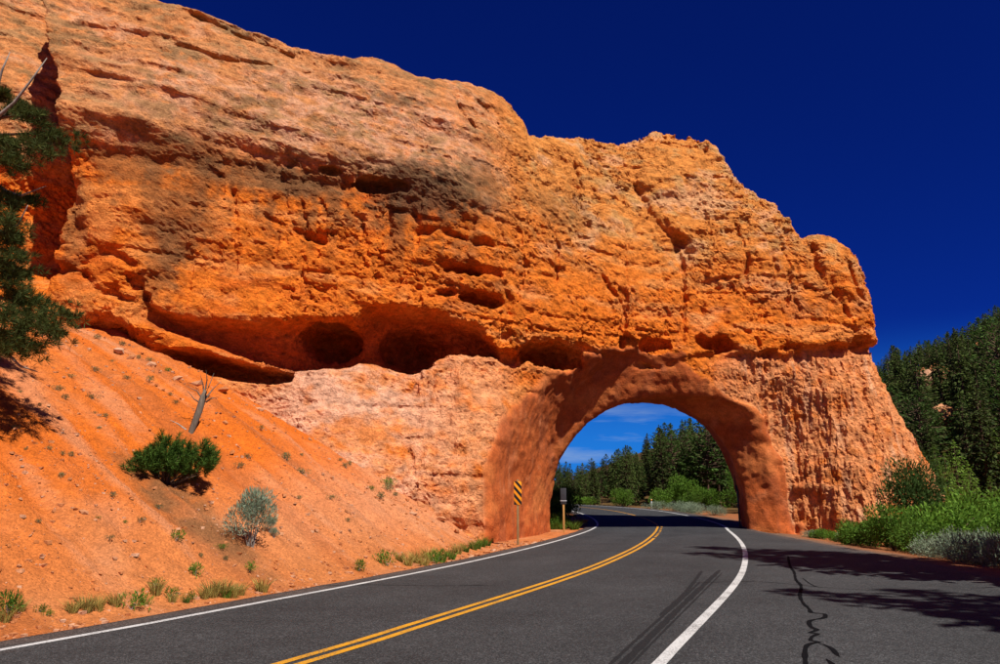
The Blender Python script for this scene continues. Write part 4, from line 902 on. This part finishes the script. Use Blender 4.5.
def edge_pine():
    """the pine at the left edge of the picture"""
    rng = np.random.default_rng(71); g = ray_ground(-18, 398); y0 = g[1]; s = y0/FPX
    o = thing('scree_pine', g, 'ragged olive pine with bare dead branches at the top of the scree slope', 'tree'); P = lambda px, py, dy=0.0: at(px, py, y0+dy)-g
    T = Geo().tube([P(-18, 410), P(-20, 330), P(-17, 250), P(-14, 170), P(-8, 105), P(-2, 70)], [0.19, 0.17, 0.14, 0.10, 0.06, 0.02], 8); link('trunk', T.mesh('pine_trunk'), M_BARK, o)
    def tx(py): return np.interp(py, [70, 105, 170, 250, 330, 410], [-2, -8, -14, -17, -20, -18])
    C, D = [], []
    live = [(120, 42, 118, -.5), (135, 70, 140, -.2), (128, 20, 108, .6), (140, 44, 150, -1.0), (150, -60, 135, .2), (165, 20, 165, -1.2), (190, 12, 205, -.6), (185, -55, 190, -.8), (200, 34, 202, .3), (235, 18, 240, -.5), (245, 20, 262, -1.1), (240, -62, 250, .1), (262, 22, 276, .2), (285, 34, 300, -.8), (295, 68, 318, -.5), (300, 50, 330, -1.1), (290, -65, 310, -.3), (318, 62, 335, .2), (325, 40, 350, -.9), (335, 20, 352, -1.3), (305, 10, 322, -1.5), (330, -60, 345, -.6), (110, 5, 95, -.3), (100, 28, 112, .2), (255, 10, 280, -1.0), (215, 10, 225, -1.2), (150, 10, 145, -1.0)]
    for py0, px1, py1, dy in live:
        a = P(tx(py0), py0); e = P(px1, py1, dy); m = a*0.45+e*0.55+np.array([0, 0, 0.10])
        b = link('branch', Geo().tube([a, m, e], [0.04, 0.025, 0.008], 5).mesh('pine_branch'), M_BARK, o)
        L = np.linalg.norm(e-a)
        for k in range(int(29+17*L)):
            t = 0.42+0.62*rng.random()**0.75; c = a*(1-t)**2+2*m*t*(1-t)+e*t*t if t < 1 else e
            c = c+rng.normal(size=3)*np.array([0.17, 0.22, 0.10])*L/2.0; C.append(c); dd = (e-a)/L*0.6+np.array([0, 0, 0.5]); D.append(dd)
    v, q = needle_tufts(np.array(C), np.array(D), 30, 0.18, 0.013, rng, 0.65); link('crown', Geo().add(v, q).mesh('pine_needles', False), M_PINE_NEAR, o)
    dead = [((-4, 118), (14, 103), (30, 82), (47, 58)), ((tx(220), 220), (2, 232), (18, 225), (28, 205)), ((tx(255), 255), (0, 262), (12, 268), (16, 285)), ((tx(175), 175), (4, 190), (20, 196), (46, 186)), ((tx(110), 110), (-2, 84), (2, 70), (10, 52)), ((tx(310), 340), (6, 352), (20, 366), (38, 372))]
    for k, pts in enumerate(dead): link('dead_branch', Geo().tube([P(a, b, -0.2-0.1*j) for j, (a, b) in enumerate(pts)], [0.045, 0.036, 0.025, 0.008], 5).mesh('dead_branch'), M_DEAD, o)
edge_pine(); tick('near plants')

def tuft_mesh(seed, n, H, spread, wid):
    rng = np.random.default_rng(seed); a = rng.random(n)*6.283; r = spread*np.sqrt(rng.random(n)); b = np.stack([np.cos(a)*r*0.5, np.sin(a)*r*0.5, np.full(n, -0.02)], 1)
    ln = H*(0.5+0.6*rng.random(n)); out = np.stack([np.cos(a), np.sin(a), np.zeros(n)], 1)*(0.15+0.55*rng.random(n))[:, None]+rng.normal(size=(n, 3))*0.15; out[:, 2] = 0
    m = b+(out*0.35+np.array([0, 0, 0.55]))*ln[:, None]; t = b+(out*1.0+np.array([0, 0, 0.95]))*ln[:, None]
    s = np.cross(out+np.array([0, 0, 1.0]), rng.normal(size=(n, 3))); s /= np.linalg.norm(s, axis=1)[:, None]; s *= wid
    v = np.stack([b-s/2, b+s/2, m+s/2, m-s/2, t], 1).reshape(-1, 3); i = np.arange(n)[:, None]*5
    return mesh_np('tuft%d' % seed, v, quads=i+np.array([0, 1, 2, 3]), tris=i+np.array([3, 2, 4]), smooth=False)
def small_plants():
    dry = [shrub_mesh(220+i, 1.0, 0.9, 260, 0.34, 0.24, 6, 0.8, 5) for i in range(3)]
    grs = [tuft_mesh(230+i, 110, 1.0, 0.55, 0.035) for i in range(3)]
    dm = []; 
    for nm, mt in (('dry', M_DRY), ('green', M_LEAF)):
        for c, t in dry:
            c2 = c.copy(); c2.materials.append(mt); t2 = t.copy(); t2.materials.append(M_DEAD); dm.append((nm, c2, t2))
    gm = []
    for nm, mt in (('straw', M_STRAW), ('grass', M_GRASS)):
        for g in grs: g2 = g.copy(); g2.materials.append(mt); gm.append((nm, g2))
    slope = [(40,406),(95,416),(97,432),(107,418),(50,451),(26,452),(70,458),(62,456),(97,519),(125,526),(139,529),(109,539),(38,523),(111,497),(201,557),(222,549),(238,470),(260,430),(248,459),(274,524),(159,511),
             (99,339),(124,346),(113,362),(151,362),(169,372),(149,382),(171,397),(175,405),(94,372),(70,379),(56,391),(21,395),(65,400),(93,400),(302,456),(287,460),(351,465),(341,462),(346,470),(304,475),(373,492),(386,491),(391,487),(395,496),(381,499),(349,522),(358,457),(128,380),(138,360),(212,470),(300,500),(225,560),(60,480),(15,430),(330,500)]
    green = {(97,519),(125,526),(222,549),(373,492),(391,487),(169,372)}
    for px, py in slope:
        g = ray_ground(px, py)
        if g is None: print('none', px, py); continue
        s = g[1]/FPX
        isg = (px, py) in green; nm, c, t = random.choice([d for d in dm if d[0] == ('green' if isg else 'dry')])
        o = thing('green_tuft' if isg else 'dry_tuft', (g[0], g[1], g[2]-0.01), 'small green tuft growing on the bare scree slope' if isg else 'small dry grey-green tuft growing on the bare scree slope', 'tuft', 'green tufts on the scree' if isg else 'dry tufts on the scree', random.random()*6)
        k = s*random.choice((2.4, 3.2, 4.0, 4.4, 5.6))*(1.1 if isg else 1); o.scale = (k, k, k*random.uniform(0.9, 1.3)); link('foliage', c, parent=o); link('stem', t, parent=o)
    for px, py, r in ((131,612,11),(175,545,7),(195,576,8),(435,564,9),(250,572,6),(388,566,9),(359,572,7),(8,614,14),(39,614,5),(46,618,4),(187,603,6),(174,598,7),(155,590,6)):
        g = ray_ground(px, py)
        if g is None: print('none', px, py); continue
        s = g[1]/FPX; nm, c, t = random.choice([d for d in dm if d[0] == 'green'])
        o = thing('roadside_weed', (g[0], g[1], g[2]-0.01), 'leafy bright green weed at the foot of the scree beside the road', 'weed', 'green weeds at the foot of the scree', random.random()*6); k = s*r*0.95; o.scale = (k, k, k*1.5)
        link('foliage', c, parent=o); link('stem', t, parent=o)
    gl = [(72,612,14),(85,612,18),(97,612,16),(115,606,16),(155,597,15),(172,604,10),(211,598,18),(222,598,18),(232,598,17),(262,592,16),(204,599,12),(408,566,13),(416,563,14),(424,566,12),(428,560,14),(449,558,12),(458,554,12),(5,622,16),(20,612,12),(145,606,10),(240,596,13),(400,562,10)]
    gg = [(442,562,13),(466,552,10),(474,550,11),(482,547,11),(488,546,9),(452,560,10),(478,549,9),(434,562,10),(226,598,12),(186,604,8)]
    for lst, nm0, lab, grp in ((gl, 'straw', 'clump of yellowing grass at the foot of the scree beside the road', 'straw grass clumps beside the road'), (gg, 'grass', 'clump of fresh green grass at the foot of the scree beside the road', 'green grass clumps beside the road')):
        for px, py, h in lst:
            g = ray_ground(px, py)
            if g is None: print('none', px, py); continue
            s = g[1]/FPX; nm, m = random.choice([d for d in gm if d[0] == nm0])
            o = link('grass_clump', m); o.location = (g[0], g[1], g[2]-0.02); k = h*s; o.scale = (k*1.0, k*1.0, k*1.05); o.rotation_euler.z = random.random()*6; o['label'] = lab; o['category'] = 'grass clump'; o['group'] = grp
    # grass behind the left tunnel wall and on the right verge
    for i in range(16):
        x = random.uniform(2.4, 4.6); y = random.uniform(44.3, 50.5)
        o = link('grass_clump', random.choice([d for d in gm if d[0] == 'grass'])[1]); o.location = (x, y, gz(x, y)-0.03); k = random.uniform(0.4, 0.7); o.scale = (k*1.4, k*1.4, k); o['label'] = 'lush green grass clump on the verge behind the left tunnel wall'; o['category'] = 'grass clump'; o['group'] = 'grass behind the left tunnel wall'
small_plants(); tick('small plants')

# ------------------------------------------------------------------ stones
def stones():
    rng = np.random.default_rng(81)
    prot = [mesh_np('stone%d' % i, stone_verts(rng, 0.45+0.3*rng.random()), tris=ICO, smooth=False) for i in range(6)]
    for p in prot: p.materials.append(M_STONE)
    spots = [(83,516,9),(75,513,5),(18,572,5),(230,382,5),(100,575,4),(52,575,4),(215,440,5),(232,455,7),(225,425,6),(272,432,6),(140,470,3),(60,545,4),(130,560,3),(300,545,4),(280,560,4),(20,500,4),(330,575,4),(190,590,3),(70,590,4),(260,505,4),(310,440,5),(350,440,4),(395,465,5),(120,420,4),(150,430,4),(88,470,4),(30,540,4),(320,530,3),(250,540,3),(370,540,4),(340,560,3),(405,530,4)]
    for px, py, r in spots:
        g = ray_ground(px, py)
        if g is None: print('none', px, py); continue
        s = g[1]/FPX; o = link('loose_stone', prot[rng.integers(6)]); k = r*s*0.5; o.scale = (k, k, k); o.rotation_euler = (rng.normal()*0.3, 0.5+rng.normal()*0.2, rng.random()*6)
        o.location = (g[0], g[1], g[2]+0.1*k); o['label'] = 'angular pinkish stone lying loose on the scree slope'; o['category'] = 'stone'; o['group'] = 'loose stones on the scree'
    for px, py, r in ((478,556,6),(486,553,6),(494,551,5),(502,550,6),(509,547,5),(527,546,5),(535,544,6),(543,541,5),(520,549,4),(471,558,5),(462,560,5),(455,563,4),(573,526,6),(580,524,5),(585,522,6),(568,528,5),(448,565,4),(531,548,3),(515,552,4)):
        g = ray_ground(px, py, 20, 70)
        if g is None: continue
        s = g[1]/FPX; o = link('verge_stone', prot[rng.integers(6)]); k = r*s*0.6; o.scale = (k*1.2, k, k); o.rotation_euler = (rng.normal()*0.3, rng.normal()*0.3, rng.random()*6)
        o.location = (g[0], g[1], g[2]+0.1*k); o['label'] = 'broken stone on the verge at the foot of the tunnel wall'; o['category'] = 'stone'; o['group'] = 'stones on the verge by the tunnel wall'
    for px, py, r in ((118,352,8),(131,358,6),(152,366,7),(176,380,6),(196,386,8),(222,392,9),(246,396,7),(268,400,8),(292,408,7),(310,424,8),(330,440,6),(352,455,7),(376,474,6),(398,490,7),(420,504,6),(440,520,7),(456,532,6),(205,396,5),(259,410,5),(340,452,4),(412,515,5),(300,430,5)):
        g = ray_ground(px, py)
        if g is None: continue
        s = g[1]/FPX; o = link('fallen_block', prot[rng.integers(6)]); k = r*s*0.75; o.scale = (k*1.3, k, k); o.rotation_euler = (rng.normal()*0.3, 0.4+rng.normal()*0.3, rng.random()*6)
        o.location = (g[0], g[1], g[2]+0.05*k); o['label'] = 'fallen angular rock lying where the scree meets the foot of the cliff'; o['category'] = 'rock'; o['group'] = 'fallen blocks along the cliff foot'
    # fine scree, far too many to count
    n = 42000; x = rng.uniform(-20, 2, n); y = rng.uniform(7, 34, n); off, ii = road_coords(x, y); dl = -off-LE[ii]
    dens = np.where(dl < 1.2, 1.0, np.where(dl < 5, 0.55, 0.25))*(0.35+0.65*(fbm(x*0.5, y*0.5, 4, 3) > -0.05)); ok = (dl > 0.05) & (rng.random(n) < dens); x, y = x[ok], y[ok]; n = len(x)
    z = ground_height(x, y); base = np.stack([stone_verts(rng, 0.6)[:8] for _ in range(12)]); size = 0.010+0.040*rng.random(n)**5
    cube = np.array([(-1,-1,-1),(1,-1,-1),(1,1,-1),(-1,1,-1),(-1,-1,1),(1,-1,1),(1,1,1),(-1,1,1)], float)
    v = cube[None]*(0.55+0.6*rng.random((n, 8, 3))); v *= size[:, None, None]*np.array([1.2, 1.0, 0.7])
    a = rng.random(n)*6.283; ca, sa = np.cos(a), np.sin(a); vx = v[..., 0]*ca[:, None]-v[..., 1]*sa[:, None]; vy = v[..., 0]*sa[:, None]+v[..., 1]*ca[:, None]
    v = np.stack([vx+x[:, None], vy+y[:, None], v[..., 2]+(z+0.2*size)[:, None]], -1).reshape(-1, 3)
    cq = np.array([(4,5,6,7),(0,1,5,4),(1,2,6,5),(2,3,7,6),(3,0,4,7)]); q = (np.arange(n)[:, None, None]*8+cq[None]).reshape(-1, 4)
    link('scree', mesh_np('scree', v, quads=q, smooth=False), M_STONE, kind='stuff', label='fine stones strewn over the orange scree slope', category='scree')
stones(); tick('stones')

# ------------------------------------------------------------------ signs
def boxg(G_, c, h):
    c = np.array(c); h = np.array(h); s = np.array([(-1,-1,-1),(1,-1,-1),(1,1,-1),(-1,1,-1),(-1,-1,1),(1,-1,1),(1,1,1),(-1,1,1)])
    return G_.add(c+s*h, [(3,2,1,0),(4,5,6,7),(0,1,5,4),(1,2,6,5),(2,3,7,6),(3,0,4,7)])
def bevel(o, w): m = o.modifiers.new('edge', 'BEVEL'); m.width = w; m.segments = 2; return o
def signs():
    # object marker in front of the left tunnel wall
    g = np.array([*at_ground(518, 543), 0.0]); g[2] = gz(g[0], g[1])
    o = thing('hazard_marker', g, 'orange hazard marker with slanted black stripes on a slim post by the tunnel wall', 'sign', None, 0.05)
    bevel(link('post', boxg(Geo(), (0, 0.03, 1.15), (0.038, 0.022, 1.35)).mesh('post'), M_POST, o), 0.006)
    pn = bevel(link('panel', boxg(Geo(), (0, -0.002, 1.98), (0.152, 0.004, 0.457)).mesh('panel'), M_SIGN_O, o, label='orange panel with slanted black stripes'), 0.003)
    hw, z0, z1 = 0.150, 1.525, 2.435
    k = 0
    for c in np.arange(1.44, 2.75, 0.30):
        t = 0.075; sl = 1.15          # falls to the right
        poly = [(-hw, c+hw*sl-t), (hw, c-hw*sl-t), (hw, c-hw*sl+t), (-hw, c+hw*sl+t)]
        def clip(poly, zc, keep_below):
            out = []
            for (x1, y1), (x2, y2) in zip(poly, poly[1:]+poly[:1]):
                i1 = y1 <= zc if keep_below else y1 >= zc; i2 = y2 <= zc if keep_below else y2 >= zc
                if i1: out.append((x1, y1))
                if i1 != i2: f = (zc-y1)/(y2-y1); out.append((x1+f*(x2-x1), zc))
            return out
        poly = clip(clip(poly, z1, True), z0, False)
        if len(poly) < 3: continue
        v = [(a, -0.0085, b) for a, b in poly]; me = bpy.data.meshes.new('stripe'); me.from_pydata(v, [], [list(range(len(v)))]); me.update()
        link('stripe', me, M_SIGN_K, pn)
    # the marker for oncoming traffic, seen from behind
    g = np.array([*at_ground(564, 531), 0.0]); g[2] = gz(g[0], g[1])
    o = thing('marker_sign', g, 'dark back of a narrow marker sign on an ochre wooden post behind the tunnel wall', 'sign', None, -0.08)
    bevel(link('post', boxg(Geo(), (0, 0, 0.9), (0.05, 0.035, 1.15)).mesh('post'), M_POSTWOOD, o), 0.006)
    bevel(link('panel', boxg(Geo(), (0, -0.045, 1.86), (0.155, 0.005, 0.42)).mesh('panel'), M_DARKMETAL, o), 0.003)
    bevel(link('bracket', boxg(Geo(), (0, -0.055, 1.62), (0.17, 0.006, 0.02)).mesh('bracket'), M_STEEL, o), 0.002)
    # post at the right tunnel wall
    x, y = 13.35, 44.6; o = thing('clearance_post', (x, y, gz(x, y)), 'tall dark post with a narrow panel inside the right tunnel wall', 'sign post')
    bevel(link('post', boxg(Geo(), (0, 0, 1.5), (0.04, 0.04, 1.7)).mesh('post'), M_DARKMETAL, o), 0.006)
    bevel(link('panel', boxg(Geo(), (0, 0.05, 2.55), (0.12, 0.006, 0.5)).mesh('panel'), M_DARKMETAL, o), 0.003)
    # delineators along the outside of the bend
    for x, y in ((13.6, 71.5),):
        o = thing('delineator_post', (x, y, gz(x, y)), 'slim pale delineator post on the outside of the bend beyond the arch', 'post')
        link('post', boxg(Geo(), (0, 0, 0.35), (0.04, 0.02, 0.6)).mesh('post'), M_STEEL, o); link('reflector', boxg(Geo(), (0, -0.03, 0.85), (0.035, 0.006, 0.08)).mesh('reflector'), M_SIGN_O, o)
signs(); tick('done')
